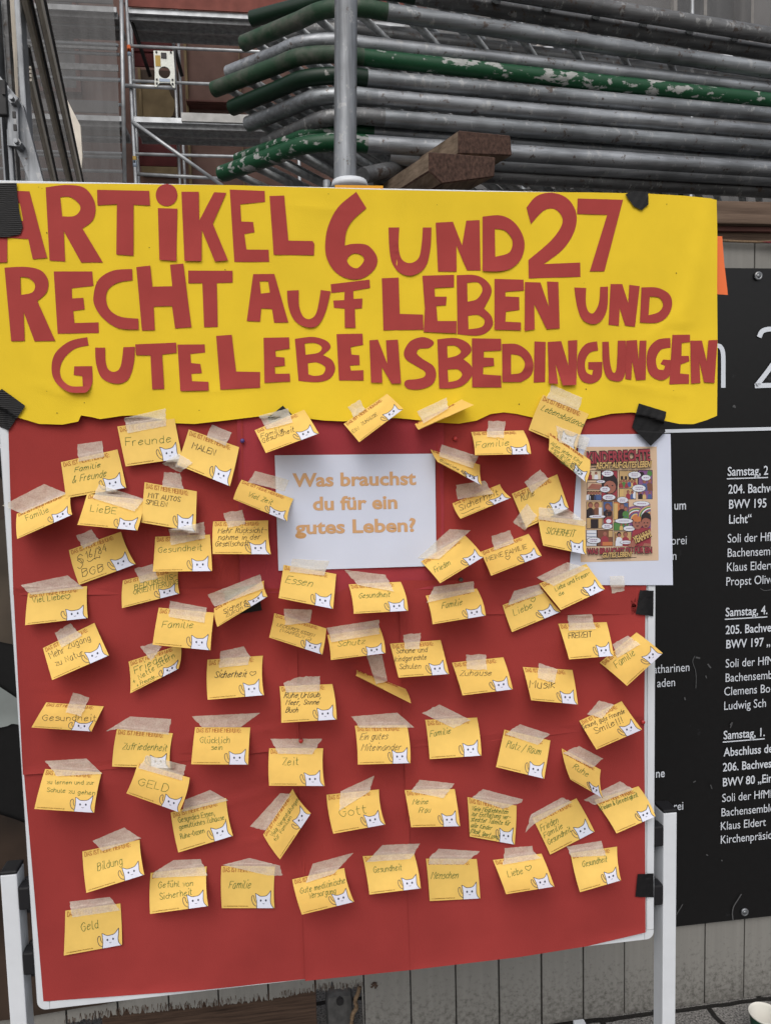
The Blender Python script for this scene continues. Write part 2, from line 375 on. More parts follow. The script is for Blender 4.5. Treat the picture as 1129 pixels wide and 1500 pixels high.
m_redcloth = mat('dark_red_strap', (.14,.02,.03), .8)

# ------------------------------------------------------------------ setting: pavement
def pave_mat():
    m = mat('granite_setts', (.15,.145,.138), .8, 0, .3); t = m.node_tree; b = t.nodes['Principled BSDF']
    g = t.nodes.new('ShaderNodeNewGeometry'); mp = t.nodes.new('ShaderNodeMapping'); mp.inputs['Location'].default_value = (.107,.06,0)
    t.links.new(g.outputs['Position'], mp.inputs[0])
    br = t.nodes.new('ShaderNodeTexBrick'); br.inputs['Scale'].default_value = 1; br.inputs['Brick Width'].default_value = .32; br.inputs['Row Height'].default_value = .20
    br.inputs['Mortar Size'].default_value = .009; br.inputs['Mortar Smooth'].default_value = .3; br.inputs['Color1'].default_value = (.17,.165,.158,1); br.inputs['Color2'].default_value = (.125,.12,.115,1); br.inputs['Mortar'].default_value = (.012,.011,.010,1)
    nz = t.nodes.new('ShaderNodeTexNoise'); nz.inputs['Scale'].default_value = 7; t.links.new(g.outputs['Position'], nz.inputs['Vector'])
    va = t.nodes.new('ShaderNodeVectorMath'); va.operation = 'MULTIPLY_ADD'; t.links.new(nz.outputs['Color'], va.inputs[0]); va.inputs[1].default_value = (.035,.035,0); t.links.new(mp.outputs[0], va.inputs[2])
    t.links.new(va.outputs[0], br.inputs['Vector'])
    sp = t.nodes.new('ShaderNodeTexNoise'); sp.inputs['Scale'].default_value = 190; sp.inputs['Detail'].default_value = 4; t.links.new(g.outputs['Position'], sp.inputs['Vector'])
    r = t.nodes.new('ShaderNodeMapRange'); r.inputs['From Min'].default_value = .35; r.inputs['From Max'].default_value = .68; r.inputs['To Min'].default_value = .35; r.inputs['To Max'].default_value = 1.9; t.links.new(sp.outputs['Fac'], r.inputs['Value'])
    x = t.nodes.new('ShaderNodeMix'); x.data_type = 'RGBA'; x.blend_type = 'MULTIPLY'; x.inputs['Factor'].default_value = 1; t.links.new(br.outputs['Color'], x.inputs['A']); t.links.new(r.outputs['Result'], x.inputs['B'])
    t.links.new(x.outputs['Result'], b.inputs['Base Color'])
    bp = t.nodes.new('ShaderNodeBump'); bp.inputs['Strength'].default_value = .8; bp.inputs['Distance'].default_value = .01; bp.invert = True; t.links.new(br.outputs['Fac'], bp.inputs['Height'])
    bp2 = t.nodes.new('ShaderNodeBump'); bp2.inputs['Strength'].default_value = .5; bp2.inputs['Distance'].default_value = .003; t.links.new(sp.outputs['Fac'], bp2.inputs['Height']); t.links.new(bp.outputs['Normal'], bp2.inputs['Normal']); t.links.new(bp2.outputs['Normal'], b.inputs['Normal'])
    return m
o = mk('pavement', [(-150,-150,0),(150,-150,0),(150,150,0),(-150,150,0)], [(0,1,2,3)], pave_mat(), origin=(0,0,0)); props(o, kind='structure')
# ------------------------------------------------------------------ facade and scaffolding across the yard
YF, YS = 13.2, 11.0
def prect(reg, a, b, y, depth):
    p, q = ony(*px(reg, a), y), ony(*px(reg, b), y)
    return (min(p.x,q.x), y, min(p.z,q.z)), (max(p.x,q.x), y+depth, max(p.z,q.z))
fac = thing('building', (0, YF, 0), 'brown plastered building with ochre pilasters behind the steel scaffolding', 'building')
w = MB(); w.box((-16, YF, 0), (2.2, YF+.4, 16)); w.build('wall', m_facade, fac)
w = MB(); w.box((2.2, YF-.05, 0), (26, YF+.4, 16)); w.build('wall', m_grey, fac)
for a, b in (((500,-300),(600,1500)), ((935,-300),(1010,1500)), ((170,530),(210,920))):
    w = MB(); w.box(*prect('u', a, b, YF-.12, .12)); w.build('pilaster', m_ochre, fac)
lo, hi = prect('u', (175,545), (500,915), YF-.09, .09)
w = MB(); w.box(lo, hi); w.build('window_boarding', m_board2, fac)
w = MB(); c = ony(*px('u',(290,815)), YF-.1); n = 24
w.add([(c.x+.38*math.cos(k*2*math.pi/n)*(1+.1*math.sin(3*k)), YF-.094, c.z+.34*math.sin(k*2*math.pi/n)*(1+.12*math.cos(2*k))) for k in range(n)], [tuple(range(n))[::-1]]); w.build('plaster_patch', m_ochre, fac)
for a, b, dd in (((550,780),(960,806),.30), ((575,806),(960,835),.18), ((590,835),(950,850),.10)):
    w = MB(); w.box(*prect('u', a, b, YF-dd, dd)); w.build('cornice', m_sill, fac)
w = MB(); w.box(*prect('u', (200,1300), (500,1370), YF-.1, .1)); w.build('pilaster', m_ochre, fac)
# windows: one behind the netting on each storey, and the right-hand bay seen above the barriers
def window(lo, hi, t=.08):
    f = MB(); d = .07
    f.box(lo, (lo[0]+d, hi[1], hi[2])); f.box((hi[0]-d, lo[1], lo[2]), hi); f.box((lo[0]+d, lo[1], hi[2]-d), (hi[0]-d, hi[1], hi[2])); f.box((lo[0]+d, lo[1], lo[2]), (hi[0]-d, hi[1], lo[2]+d))
    f.box(((lo[0]+hi[0])/2-.03, lo[1]+.01, lo[2]+d), ((lo[0]+hi[0])/2+.03, hi[1], hi[2]-d))
    o = f.build('window', m_sill if lo[0] < 2 else m_pale, fac)
    g = MB(); g.box((lo[0]+d, lo[1]+.03, lo[2]+d), (hi[0]-d, lo[1]+.05, hi[2]-d)); g.build('pane', m_glass, o)
for z0 in (4.6, 7.9):
    window((-4.1, YF-.10, z0), (-2.7, YF, z0+1.9)); window((-6.9, YF-.10, z0), (-5.5, YF, z0+1.9))
window((8.2, YF-.17, 7.9), (9.5, YF-.05, 10.2)); window((4.6, YF-.17, 7.7), (5.9, YF-.05, 9.9))
XDP = ony(1086, 20, YF-.2).x
w = MB(); w.tube([(XDP, YF-.2, 0), (XDP, YF-.2, 15)], .16, 14); o = w.build('downpipe', m_dark, fac, True)
w = MB(); w.box((9.58, YF-.14, 7.2), (9.86, YF-.05, 15)); w.box((9.0, YF-.10, 8.95), (9.58, YF-.05, 10.6)); w.build('plaster_patch', m_pale, fac)

def tube_between(mb, regpts, y, r=.024, dy=0):
    P = [ony(*px(*rp), y) for rp in regpts]; mb.tube(P, r, 8)
sc = thing('scaffolding', (-1.5, YS, 0), 'galvanised facade scaffolding with steel decks and red toe boards', 'scaffolding')
XL, XR = -9.0, 3.0
xs_front = [-6.9, -4.3, ony(*px('u',(95,200)), YS).x, .95, 2.9]
for x in xs_front:
    w = MB(); w.tube([(x, YS, 0), (x, YS, 11.5)], .027, 8); w.build('standard', m_scaf, sc, True)
xin = [ony(*px('u',(145,700)), YS+.75).x, ony(*px('u',(470,700)), YS+.75).x, ony(*px('u',(508,700)), YS+1.2).x]
for x, yy in zip(xin, (YS+.75, YS+.75, YS+1.2)):
    w = MB(); w.tube([(x, yy, 0), (x, yy, 11.5)], .025, 8); w.build('standard', m_scaf, sc, True)
# couplings with painted bands on the corner standard
xc = xs_front[2]
for yv, mm in ((385, m_orange), (415, m_bluelabel), (1255, m_ochrelabel), (1285, m_bluelabel)):
    z = ony(*px('u',(97,yv)), YS).z; w = MB(); w.tube([(xc, YS, z-.05), (xc, YS, z+.05)], .030, 10); w.build('colour_band', mm, sc, True)
zd1 = ony(*px('u',(300,92)), YS).z; zd2 = ony(*px('u',(300,940)), YS).z
x0 = xc
storeys = [zd2-2*(zd1-zd2), zd2-(zd1-zd2), zd2, zd1, zd1+(zd1-zd2)]
for z in storeys:
    for xa, xb in ((XL, x0-.15), (x0+.02, XR)):
        w = MB(); w.box((xa, YS-.02, z-.045), (xb, YS+.02, z+.03)); w.build('deck_beam', m_scaf, sc)
        for k, (ya, yb) in enumerate(((.06,.36), (.38,.68))):
            w = MB(); w.box((xa, YS+ya, z-.05), (xb, YS+yb, z)); 
            for q in range(9): w.box((xa, YS+ya+.02+q*.03, z-.065), (xb, YS+ya+.032+q*.03, z-.05))
            w.box((xa, YS+ya-.004, z-.10), (xb, YS+ya+.016, z-.05)); w.box((xa, YS+yb-.016, z-.10), (xb, YS+yb+.004, z-.05))
            w.build('deck', m_deck, sc)
        for h, in ((.55,), (1.05,)):
            w = MB(); w.tube([(xa, YS, z+h), (xb, YS, z+h)], .024, 8); w.build('guard_rail', m_scaf, sc, True)
    w = MB(); w.box((XL, YS-.03, z+.07), (x0-.2, YS-.005, z+.24)); w.build('toe_board', m_toew if z < 5 else m_grey, sc)
m_oldplank = mat('weathered_scaffold_plank', (.26,.22,.175), .85, 0, .2, (4, .3, 8))
for yy in (38, 78, 115, 152, 200, 229, 250):
    z = ony(130, yy, YS+.35).z; w = MB(); w.tube([(XL, YS+.35, z), (x0-.2, YS+.35, z)], .026, 8); w.build('guard_rail', m_scaf, sc, True)
for ya, yb in ((20,35), (183,198), (62,72), (94,103)):
    z0, z1 = ony(130, yb, YS+.3).z, ony(130, ya, YS+.3).z; w = MB(); w.box((XL, YS+.28, z0), (x0-.22, YS+.31, z1)); w.build('toe_board', m_oldplank if ya in (20,183) else m_deck, sc)
lo, hi = prect('u', (112,5), (1030,90), YS-.05, .03)
w = MB(); w.box((x0+.03, YS-.06, zd1+.03), (XR, YS-.03, zd1+.30)); w.build('toe_board', m_toe, sc)
lo, hi = prect('u', (512,882), (1030,965), YS-.05, .03)
w = MB(); w.box(lo, (XR, hi[1], hi[2])); w.build('toe_board', m_toew, sc)
for a, b in (((105,240),(455,530)), ((135,1075),(480,1305))):
    lo, hi = prect('u', a, b, YS+1.0, .03); w = MB(); w.box(lo, hi); 
    w.box((lo[0], lo[1]-.02, (lo[2]+hi[2])/2-.05), (hi[0], lo[1], (lo[2]+hi[2])/2-.02)); w.build('red_sheet', m_dred, sc)
w = MB(); tube_between(w, (('u',(125,950)), ('u',(840,1460))), YS-.04, .028); w.build('brace', m_scaf, sc, True)
w = MB(); w.tube([ony(*px('u',(75,20)), YS+.05), ony(*px('u',(270,600)), YS+.72)], .03, 8); w.build('brace', m_dark, sc, True)
w = MB(); w.tube([ony(*px('u',(425,235)), YS+.9), ony(*px('u',(520,600)), YS+1.1)], .03, 8); w.build('brace', m_dark, sc, True)
w = MB(); tube_between(w, (('u',(60,672)), ('u',(470,690))), YS-.05, .03); w.build('guard_rail', m_scaf, sc, True)
w = MB(); tube_between(w, (('u',(150,1365)), ('u',(900,1405))), YS+.3, .028); w.build('guard_rail', m_scaf, sc, True)
w = MB(); tube_between(w, (('u',(40,-200)), ('u',(70,1430))), YS-.25, .03); w.build('standard', m_scaf, sc, True)
# vent plate hung on the guard rails: round opening, feet, stickers
def vent_plate():
    y = YS-.10; loops = []
    body = [ony(*px('u',p), y) for p in ((295,396),(452,402),(462,560),(463,690),(448,685),(425,650),(345,648),(318,682),(305,678),(305,560))]
    c = ony(*px('u',(381,568)), y); r = .086
    bm = flat_fill([[(p.x, p.z) for p in body], [(c.x+r*math.cos(k*math.pi/14), c.z+r*math.sin(k*math.pi/14)) for k in range(28)]])
    g = bmesh.ops.extrude_face_region(bm, geom=bm.faces[:])
    bmesh.ops.translate(bm, vec=(0,0,.03), verts=[e for e in g['geom'] if isinstance(e, bmesh.types.BMVert)])
    v = [(q.co.x, y+q.co.z, q.co.y) for q in bm.verts]; bm.verts.index_update(); f = [tuple(q.index for q in fc.verts) for fc in bm.faces]; bm.free()
    e = mk('vent_plate', v, f, m_plate); props(e, 'pale steel plate with a round hole hung on scaffold guard rails', 'steel plate')
    w = MB(); w.box(*prect('u', (308,433), (352,520), y-.006, .005)); w.build('sticker', m_ochrelabel, e)
    w = MB(); w.box(*prect('u', (340,615), (425,642), y-.006, .005)); w.build('sticker', m_bluelabel, e)
    for p in ((376,437),(318,410),(432,412),(322,625),(445,628),(322,655),(446,660)):
        w = MB(); q = ony(*px('u',p), y); s = .04 if p == (376,437) else .014; w.box((q.x-s, y-.012, q.z-s), (q.x+s, y-.004, q.z+s), 0, .004); w.build('bolt', m_dark, e)
vent_plate()
def net(xa, xb, za, zb, y, label):
    nx, nz = 60, 40; V, Fc = [], []
    for j in range(nz+1):
        for i in range(nx+1):
            x = xa+(xb-xa)*i/nx; z = za+(zb-za)*j/nz
            V.append((x, y+.05*math.sin(x*2.3+.4*z)+.035*math.sin(z*3.1+x), z))
    for j in range(nz):
        for i in range(nx): a = j*(nx+1)+i; Fc.append((a, a+1, a+nx+2, a+nx+1))
    o = mk('scaffold_net', V, Fc, m_net, smooth=True); props(o, label, 'safety net'); return o
net(-9.0, xc-.12, 2.0, 11.0, YS-.35, 'grey translucent safety net hung over the left scaffold bays')
net(2.6, 16.0, 2.0, 11.5, YS-.35, 'grey translucent safety net behind the pile of crowd barriers')
# second scaffold seen through the gaps between the barriers
s2 = thing('scaffolding', (6, YS, 0), 'pale scaffold tubes and braces glimpsed between the piled crowd barriers', 'scaffolding')
for x in (4.35, 5.0, 7.1, 9.3, 11.5):
    w = MB(); w.tube([(x, YS-.6, 0), (x, YS-.6, 11)], .045 if x < 5.5 else .027, 10); w.build('standard', m_galv if x < 5.5 else m_scaf, s2, True)
for a, b in (((620,60),(720,-70)), ((800,90),(960,-60)), ((700,130),(800,60)), ((930,150),(1010,70)), ((1000,170),(1100,60))):
    w = MB(); w.tube([ony(*a, YS-.62), ony(*b, YS-.62)], .035, 8); w.build('brace', m_pale, s2, True)
for z in storeys[2:]:
    w = MB(); w.tube([(3.2, YS-.6, z+1.0), (15, YS-.6, z+1.0)], .026, 8); w.build('guard_rail', m_scaf, s2, True)
    w = MB(); w.box((3.2, YS+.05, z-.08), (15, YS+.7, z)); w.build('deck', m_deck, s2)

# ------------------------------------------------------------------ galvanised rack with stacked rails at the left
rk = thing('steel_rack', (-.25, .9, 0), 'galvanised steel rack with bolted posts and receding dark rails', 'rack')
Y0 = .86
def post(reg, a, b, y, dep, m=m_galv, name='post', bottom=None):
    lo, hi = prect(reg, a, b, y, dep)
    w = MB(); w.box((lo[0], lo[1], bottom if bottom is not None else lo[2]), hi, 0, .003); return w.build(name, m, rk)
post('t', (-60,-120), (48,1500), Y0+.02, .06, m_galvp, bottom=0)
post('t', (104,-120), (215,930), Y0+.025, .05, m_galvp, bottom=0)
post('t', (48,-120), (58,700), Y0+.06, .03, m_galvd, 'flange', 1.2)
# angled knee plate and bracket with two bolts
def plate(reg, pts, y, th, m, name):
    P = [ony(*px(reg,p), y) for p in pts]; bm = flat_fill([[(p.x, p.z) for p in P]])
    g = bmesh.ops.extrude_face_region(bm, geom=bm.faces[:]); bmesh.ops.translate(bm, vec=(0,0,th), verts=[e for e in g['geom'] if isinstance(e, bmesh.types.BMVert)])
    bm.verts.index_update(); v = [(q.co.x, y+q.co.z, q.co.y) for q in bm.verts]; f = [tuple(q.index for q in fc.verts) for fc in bm.faces]; bm.free()
    o = mk(name, v, f, m, rk); bpy.context.view_layer.objects.active = o
    b2 = bmesh.new(); b2.from_mesh(o.data); bmesh.ops.recalc_face_normals(b2, faces=b2.faces); b2.to_mesh(o.data); b2.free(); return o
plate('t', ((-30,560),(120,740),(180,820),(345,1440),(240,1440),(120,1150),(60,1140),(60,760),(-30,640)), Y0-.02, .02, m_galvp, 'knee_plate')
plate('t', ((62,715),(140,760),(150,1150),(80,1140),(66,1000)), Y0-.034, .012, m_galvp, 'bracket')
post('t', (-40,620), (58,900), Y0-.05, .02, m_darkrail, 'clamp_box', None)
post('t', (52,1010), (118,1500), Y0-.01, .02, m_galvp, 'flange', 1.2)
w = MB()
for p in ((106,785),(142,1125)):
    w = MB(); q = ony(*px('t',p), Y0-.05); w.tube([(q.x, q.y-.006, q.z), (q.x, q.y+.03, q.z)], .011, 6); w.tube([(q.x, q.y-.02, q.z), (q.x, q.y, q.z)], .006, 10); w.build('bolt', m_galvl, rk)
for p in ((30,715),(112,900),(120,1000)):
    q = ony(*px('t',p), Y0-.055); w = MB(); w.box((q.x-.004, q.y-.001, q.z-.008), (q.x+.004, q.y+.004, q.z+.008)); w.build('slot', m_dark, rk)
def rail(p, q, wd, hg, m, name, ext=1.25):
    A = ony(*px('t',p), Y0+.12); B = onz(*px('t',q), A.z); B = A+(B-A)*ext; A = A-(B-A).normalized()*(.45 if q[0] > 440 else .0)
    w = MB(); w.beam(A, B, wd, hg); o = w.build(name, m, rk); return A, B
for (p, q) in (((315,0),(632,1430)), ((208,0),(548,1430)), ((200,425),(430,1430))):
    A, B = rail(p, q, .018, .054, m_darkrail, 'rail')
    t = (B-A).normalized(); n = Vector((t.y, -t.x, 0))
    w = MB(); w.beam(A+n*.0115+Vector((0,0,.024)), B+n*.0115+Vector((0,0,.024)), .005, .008); w.build('rail_lip', m_galvd, rk)
    w = MB()                                                # ribbed sheet hanging under each rail, ribs running along it
    for k in range(4):
        off = n*.010+Vector((0,0,-.034-.0115*k)); w.beam(A+off, B+off, .007, .0068)
    w.beam(A+n*.004+Vector((0,0,-.052)), B+n*.004+Vector((0,0,-.052)), .006, .049); w.build('ribbed_sheet', m_beige, rk)
A = ony(*px('t',(560,800)), 2.4)
plate('t', ((522,770),(632,985),(648,1230),(640,1330),(560,960)), 2.55, .02, m_beige, 'end_plate')
w = MB()
for k in range(5):
    A = ony(*px('t',(66+k*12,-60)), Y0+.22); B = ony(*px('t',(90+k*12,900)), Y0+.30); w.beam(A, B, .007, .007)
w.box(*prect('t', (50,-100), (130,800), Y0+.32, .01)); w.build('ribbed_sheet', m_beige, rk)
# ------------------------------------------------------------------ stacked crowd barriers on timber bearers behind the fence
YB = .80
BARDIR = Vector((.574, .819, .02))
def barrier(Lp, Rp, end, label, m_rail, m_bent, yl=YB, yr=YB+.10, r=.0228, bars=11, mid=None, bend_at=None, m_bar=None, start_px=None):
    A = ony(*Lp, yl); B = ony(*Rp, yr)
    Bx = B + (B-A).normalized()*.9
    e = thing('crowd_barrier', (A.x, A.y, A.z-r), label, 'crowd barrier', 'crowd barriers piled flat behind the fence')
    if end is not None:
        Epx = onz(*end, A.z)
        d1 = (Epx-A).normalized(); C = A + d1*.06
        path = catmull([A+(B-A).normalized()*.14, A+(B-A).normalized()*.06, A+d1*.045+(B-A).normalized()*.0, A+d1*.13], 6)
        w = MB(); w.tube([Epx, A+d1*.20]+path[::-1], r, 14); o = w.build('bent_end', m_bent, e, True); smooth_by_angle(o, 60)
        w = MB(); w.tube([Epx-d1*.002, Epx+d1*.0], r*.70, 14); w.build('tube_mouth', m_dark, e)
        w = MB(); w.tube([path[0], Bx], r*.998, 14); o = w.build('rail', m_rail, e, True); smooth_by_angle(o, 60)
    else:
        w = MB(); w.tube([A-(B-A).normalized()*.06, Bx], r, 14); o = w.build('rail', m_rail, e, True); smooth_by_angle(o, 60)
    # infill bars running back from the rail to the far tube
    t = (Bx-A).normalized()
    if end is not None:
        S0 = [Epx + (A-Epx)*(.12+.22*k) for k in range(4)] + [A + t*(.05+.16*k) for k in range(bars-4)]
    else: S0 = [A + t*(.0+.16*k) for k in range(bars)]
    far = []
    for s0 in S0:
        q = s0 + BARDIR*.62; far.append(q)
        w = MB(); w.tube([s0-Vector((0,0,.006)), q-Vector((0,0,.006))], .011, 8); w.build('bar', m_bar or m_bars, e, True)
    w = MB(); w.tube([far[0], far[-1]], .0165, 10); w.build('far_tube', m_galvd, e, True)
    return e
def wp(p): return px('w', p)
def xp(p): return px('x', p)
barrier((560,-41), (1129,52), None, 'grey crowd barrier lying uppermost on the pile', m_galvd, m_galvd, .84, .94)
barrier(wp((640,-45)), (1129,78), wp((185,75)), 'crowd barrier with dark green bent end second from the top', m_galvd, m_greend, .90, 1.0)
barrier(wp((520,18)), (1129,104), wp((152,172)), 'crowd barrier third from top with worn green bent end', m_galv, m_greenw)
barrier(wp((505,108)), (1129,127), wp((262,160)), 'dark grey crowd barrier sunk behind its neighbours in the pile', m_galvd, m_galvd, .98, 1.06, .024)
barrier(wp((430,152)), (1129,131), wp((95,288)), 'thin pale crowd barrier resting directly on the chipped green one', m_galvl, m_galvl, YB+.03, YB+.13, .0215)
barrier(wp((425,205)), (1129,148), wp((38,352)), 'crowd barrier with chipped bright green rail across the pile middle', m_greenp, m_greenw)
barrier(wp((440,290)), (1129,169), wp((108,425)), 'crowd barrier with nearly black green bent end below the chipped one', m_galv, m_greend)
barrier(wp((480,368)), (1129,194), wp((172,490)), 'all grey crowd barrier with open bent end midway down the pile', m_galvl, m_galv)
barrier(wp((510,450)), (1129,217), wp((240,565)), 'short grey crowd barrier ending just above the lowest green pair', m_galv, m_galvd)
barrier(wp((470,505)), (1129,238), wp((130,628)), 'slim light barrier lying on the lowest bright green barrier', m_galvl, m_greenp, YB+.04, YB+.14, .019)
barrier(wp((440,555)), (1129,249), wp((68,685)), 'lowest crowd barrier with bright green bent end and flaked paint', m_galvl, m_greenp, YB-.02, YB+.08, .0245)
barrier((600,231), (1129,262), None, 'grey crowd barrier beneath the green pair on the timbers', m_galvl, m_galvl, YB+.02, YB+.10, .023)
barrier((660,253), (1129,279), None, 'dark crowd barrier at the very bottom of the pile', m_galvd, m_galvd, YB+.06, YB+.14, .024)
w = MB(); w.tube([ony(*px('y',(302,258)), .72), ony(*px('y',(600,190)), .95)], .022, 14); o = w.build('steel_tube', m_galvd, None, True); smooth_by_angle(o, 60); props(o, 'loose grey steel tube slanting beneath the barriers beside the timber blocks', 'steel tube')
w = MB(); w.tube([ony(*px('y',(330,300)), .80), ony(*px('y',(640,215)), 1.1)], .018, 12); o = w.build('steel_tube', m_galvl, None, True); smooth_by_angle(o, 60); props(o, 'thin pale steel tube lying under the loose grey tube', 'steel tube')
# upright scaffold pole in front of the pile
w = MB(); a = ony(*px('w',(556,0)), .60); zb_ = ony(505, 268, .60).z+ZB*0
tp = ony(507, -60, .60); bt = ony(505, 269, .60); w.tube([(bt.x, .60, bt.z-.02), (tp.x, .60, tp.z)], .0285, 20); po = w.build('steel_pole', m_galvp, None, True); smooth_by_angle(po, 60); props(po, 'upright grey steel pole standing before the barrier pile above the banner', 'pole')
w = MB(); w.tube([(bt.x+.012, .60, bt.z-.012), (bt.x+.012, .60, bt.z+.006)], [.05, .043], 20); o = w.build('base_collar', m_white, po, True)
w = MB(); q = ony(*px('y',(128,305)), .60); w.tube([(q.x,.60,q.z-.05),(q.x,.60,q.z+.012)], .0095, 10); o = w.build('steel_stub', m_galv, None, True); smooth_by_angle(o, 60); props(o, 'short grey steel stub sticking up left of the tall pole', 'steel pin')
# timber blocks carrying the barriers
def block(front, y, back, label, m=m_endgrain):
    P = [ony(*px('y',p), y) for p in front]; n = len(P)
    bk = [p + Vector(back) for p in P]
    o = mk('timber_block', P+bk, [tuple(range(n))] + [(i, (i+1) % n, n+(i+1) % n, n+i) for i in range(n)] + [tuple(range(2*n-1, n-1, -1))], [m_endgrain, m_side], fm=[0]+[1]*(n+1))
    b2 = bmesh.new(); b2.from_mesh(o.data); bmesh.ops.recalc_face_normals(b2, faces=b2.faces); bmesh.ops.bevel(b2, geom=b2.edges[:], offset=.003, segments=1, affect='EDGES'); b2.to_mesh(o.data); b2.free()
    props(o, label, 'timber'); return o
block(((768,35),(1022,60),(1030,160),(768,150)), .60, (-.085,.26,.006), 'brown square timber block, upper of two stacked by the pole')
block(((625,140),(950,165),(945,262),(690,296),(625,235)), .585, (-.095,.26,.0), 'reddish sawn timber block, lower of two above the yellow banner')

# ------------------------------------------------------------------ hoarding: grey boards, top rail, black event banner
YW = .533
fe = thing('plank_fence', (.6, YW, 0), 'grey painted plank fence with brown top rail behind the pinboard', 'fence')
edges_px = [97,173,248,321,394,463,534,602,668,731,793,854,914,973,1031,1088]
ex = [onz(p, 1478, 0.0).x if False else ony(p, 1478, YW).x for p in edges_px]
pw = (ex[-1]-ex[6])/9
while ex[0] > -1.6: ex.insert(0, ex[0]-pw)
while ex[-1] < 4.2: ex.append(ex[-1]+pw)
ZT = ony(1129, 355, YW).z
jag = {}
def lowz(x):      # rotten lower edge of the boards on the left
    pts = [(ony(*px_, YW).x, ony(*px_, YW).z) for px_ in ((-120,1520),(60,1508),(95,1499),(160,1488),(250,1479),(320,1472),(400,1463),(463,1451),(500,1449),(531,1444))]
    if x <= pts[0][0]: return pts[0][1]
    for a, b in zip(pts, pts[1:]):
        if a[0] <= x <= b[0]: return a[1]+(b[1]-a[1])*(x-a[0])/(b[0]-a[0])
    return 0
xrot0, xrot1 = ony(95,1498,YW).x, ony(531,1444,YW).x
rr = random.Random(3)
for a, b in zip(ex, ex[1:]):
    g = .0016 + rr.random()*.0012; y0 = YW + rr.uniform(-.0015,.0015)
    a2, b2 = a+g, b-g
    if b2 <= xrot0+.01 or a2 >= xrot1-.02:
        w = MB(); w.box((a2, y0, .002), (b2, y0+.02, ZT), 0, .0012); w.build('plank', m_plank, fe)
    else:
        n = 34; top = []; bot = []
        for k in range(n+1):
            x = a2+(b2-a2)*k/n
            z = lowz(x) + (rr.uniform(-.003,.005) if k % 2 else rr.uniform(-.006,.002)) + (rr.uniform(0,.022) if rr.random() < .12 else 0)
            bot.append((x, z))
        V = []; 
        for y in (y0, y0+.02):
            V += [(x, y, z) for x, z in bot] + [(x, y, ZT) for x, _ in bot]
        m = n+1; Fc = []
        for i in range(n):
            Fc.append((i, i+1, m+i+1, m+i)); Fc.append((2*m+i+1, 2*m+i, 3*m+i, 3*m+i+1)); Fc.append((i+1, i, 2*m+i, 2*m+i+1))
        Fc += [(0, m, 3*m, 2*m), (m-1, 2*m-1+2*m, 2*m-1, m-1)][:1]
        mk('plank', V, Fc, m_plank, fe)
# splinters hanging from the rotten edge
w = MB()
for k in range(420):
    x = rr.uniform(xrot0, xrot1); z = lowz(x)+rr.uniform(-.003,.012); L = rr.uniform(.003,.014); s = rr.uniform(.0004,.0011)
    y = YW-.001+rr.uniform(-.002,.004)
    w.add([(x-s,y,z+.01),(x+s,y,z+.01),(x+rr.uniform(-.004,.004),y-.001,z-L)], [(0,2,1)])
w.build('splinters', m_rot, fe)
zr0, zr1 = ony(1129, 330, .50).z, ony(1129, 297, .50).z
w = MB(); w.box((-1.6, .49, zr0), (4.2, .60, zr1), 0, .004); w.build('top_rail', m_wood, fe)
w = MB(); w.box((-1.6, .512, zr0-.012), (4.2, .60, zr0-.001)); w.build('rail_lip', m_sill, fe)
zs0, zs1 = ony(1129, 352, .525).z, zr0-.013
w = MB(); w.box((-1.6, .526, zs0), (4.2, .60, zs1)); w.build('shadow_board', m_wood, fe)
w = MB(); z = ony(1110, 353, .515).z; w.tube([(1.5+.05*k, .517, z+.002*math.sin(k)) for k in range(60)], .0035, 8); ro = w.build('rope', m_rope, None, True); props(ro, 'thin brown rope along the top edge of the grey planks', 'rope')
q = ony(1113, 355, .512); q2 = ony(1140, 362, .51)
w = MB(); w.add([(q.x,.511,q.z+.002),(q2.x+.2,.511,q2.z+.022),(q2.x+.2,.511,q2.z-.012)], [(0,2,1)]); w.add([(q.x,.514,q.z+.002),(q2.x+.2,.514,q2.z+.022),(q2.x+.2,.514,q2.z-.012)], [(0,1,2)]); o = w.build('red_strap', m_redcloth); props(o, 'dark red pointed strap end on the fence top above the black banner', 'strap')
# rotten board and bracing seen under the splintered planks
w = MB(); w.box((ony(150,1490,.57).x, .565, .012), (ony(463,1460,.57).x, .60, .30), 0, .003); o = w.build('rotten_board', m_rot); props(o, 'dark brown weathered board under the splintered lower plank edge', 'board')
lo, hi = prect('Z', (478,1462), (519,1530), .60, .10)
w = MB(); w.box((lo[0], lo[1], 0), hi, 0, .018); o = w.build('concrete_foot', m_conc)
props(o, 'grey concrete fence foot in the dark gap under broken planks', 'concrete block')
c = ony(498, 1468, .595); w = MB(); w.tube([(c.x, .594, c.z), (c.x, .61, c.z)], .010, 12); w.build('hole', m_dark, o)
w = MB(); P = [ony(*p, .56) for p in ((527,1446),(524,1456),(520,1466),(522,1476),(516,1488),(515,1510))]; w.tube(catmull(P, 5), .006, 8); o = w.build('rope', m_rope, None, True); props(o, 'frayed brown rope hanging beside the concrete foot', 'rope')
# knot on the boards
w = MB(); k_ = ony(548,1443,YW-.002)
for j in range(26):
    a = rr.uniform(0,6.28); r_ = rr.uniform(.004,.012); w.add([(k_.x+r_*math.cos(a), YW-.003, k_.z+r_*math.sin(a)), (k_.x+r_*math.cos(a+.5), YW-.003, k_.z+r_*math.sin(a+.5)), (k_.x, YW-.004, k_.z)], [(0,1,2)])
w.build('splinters', m_rot, fe)

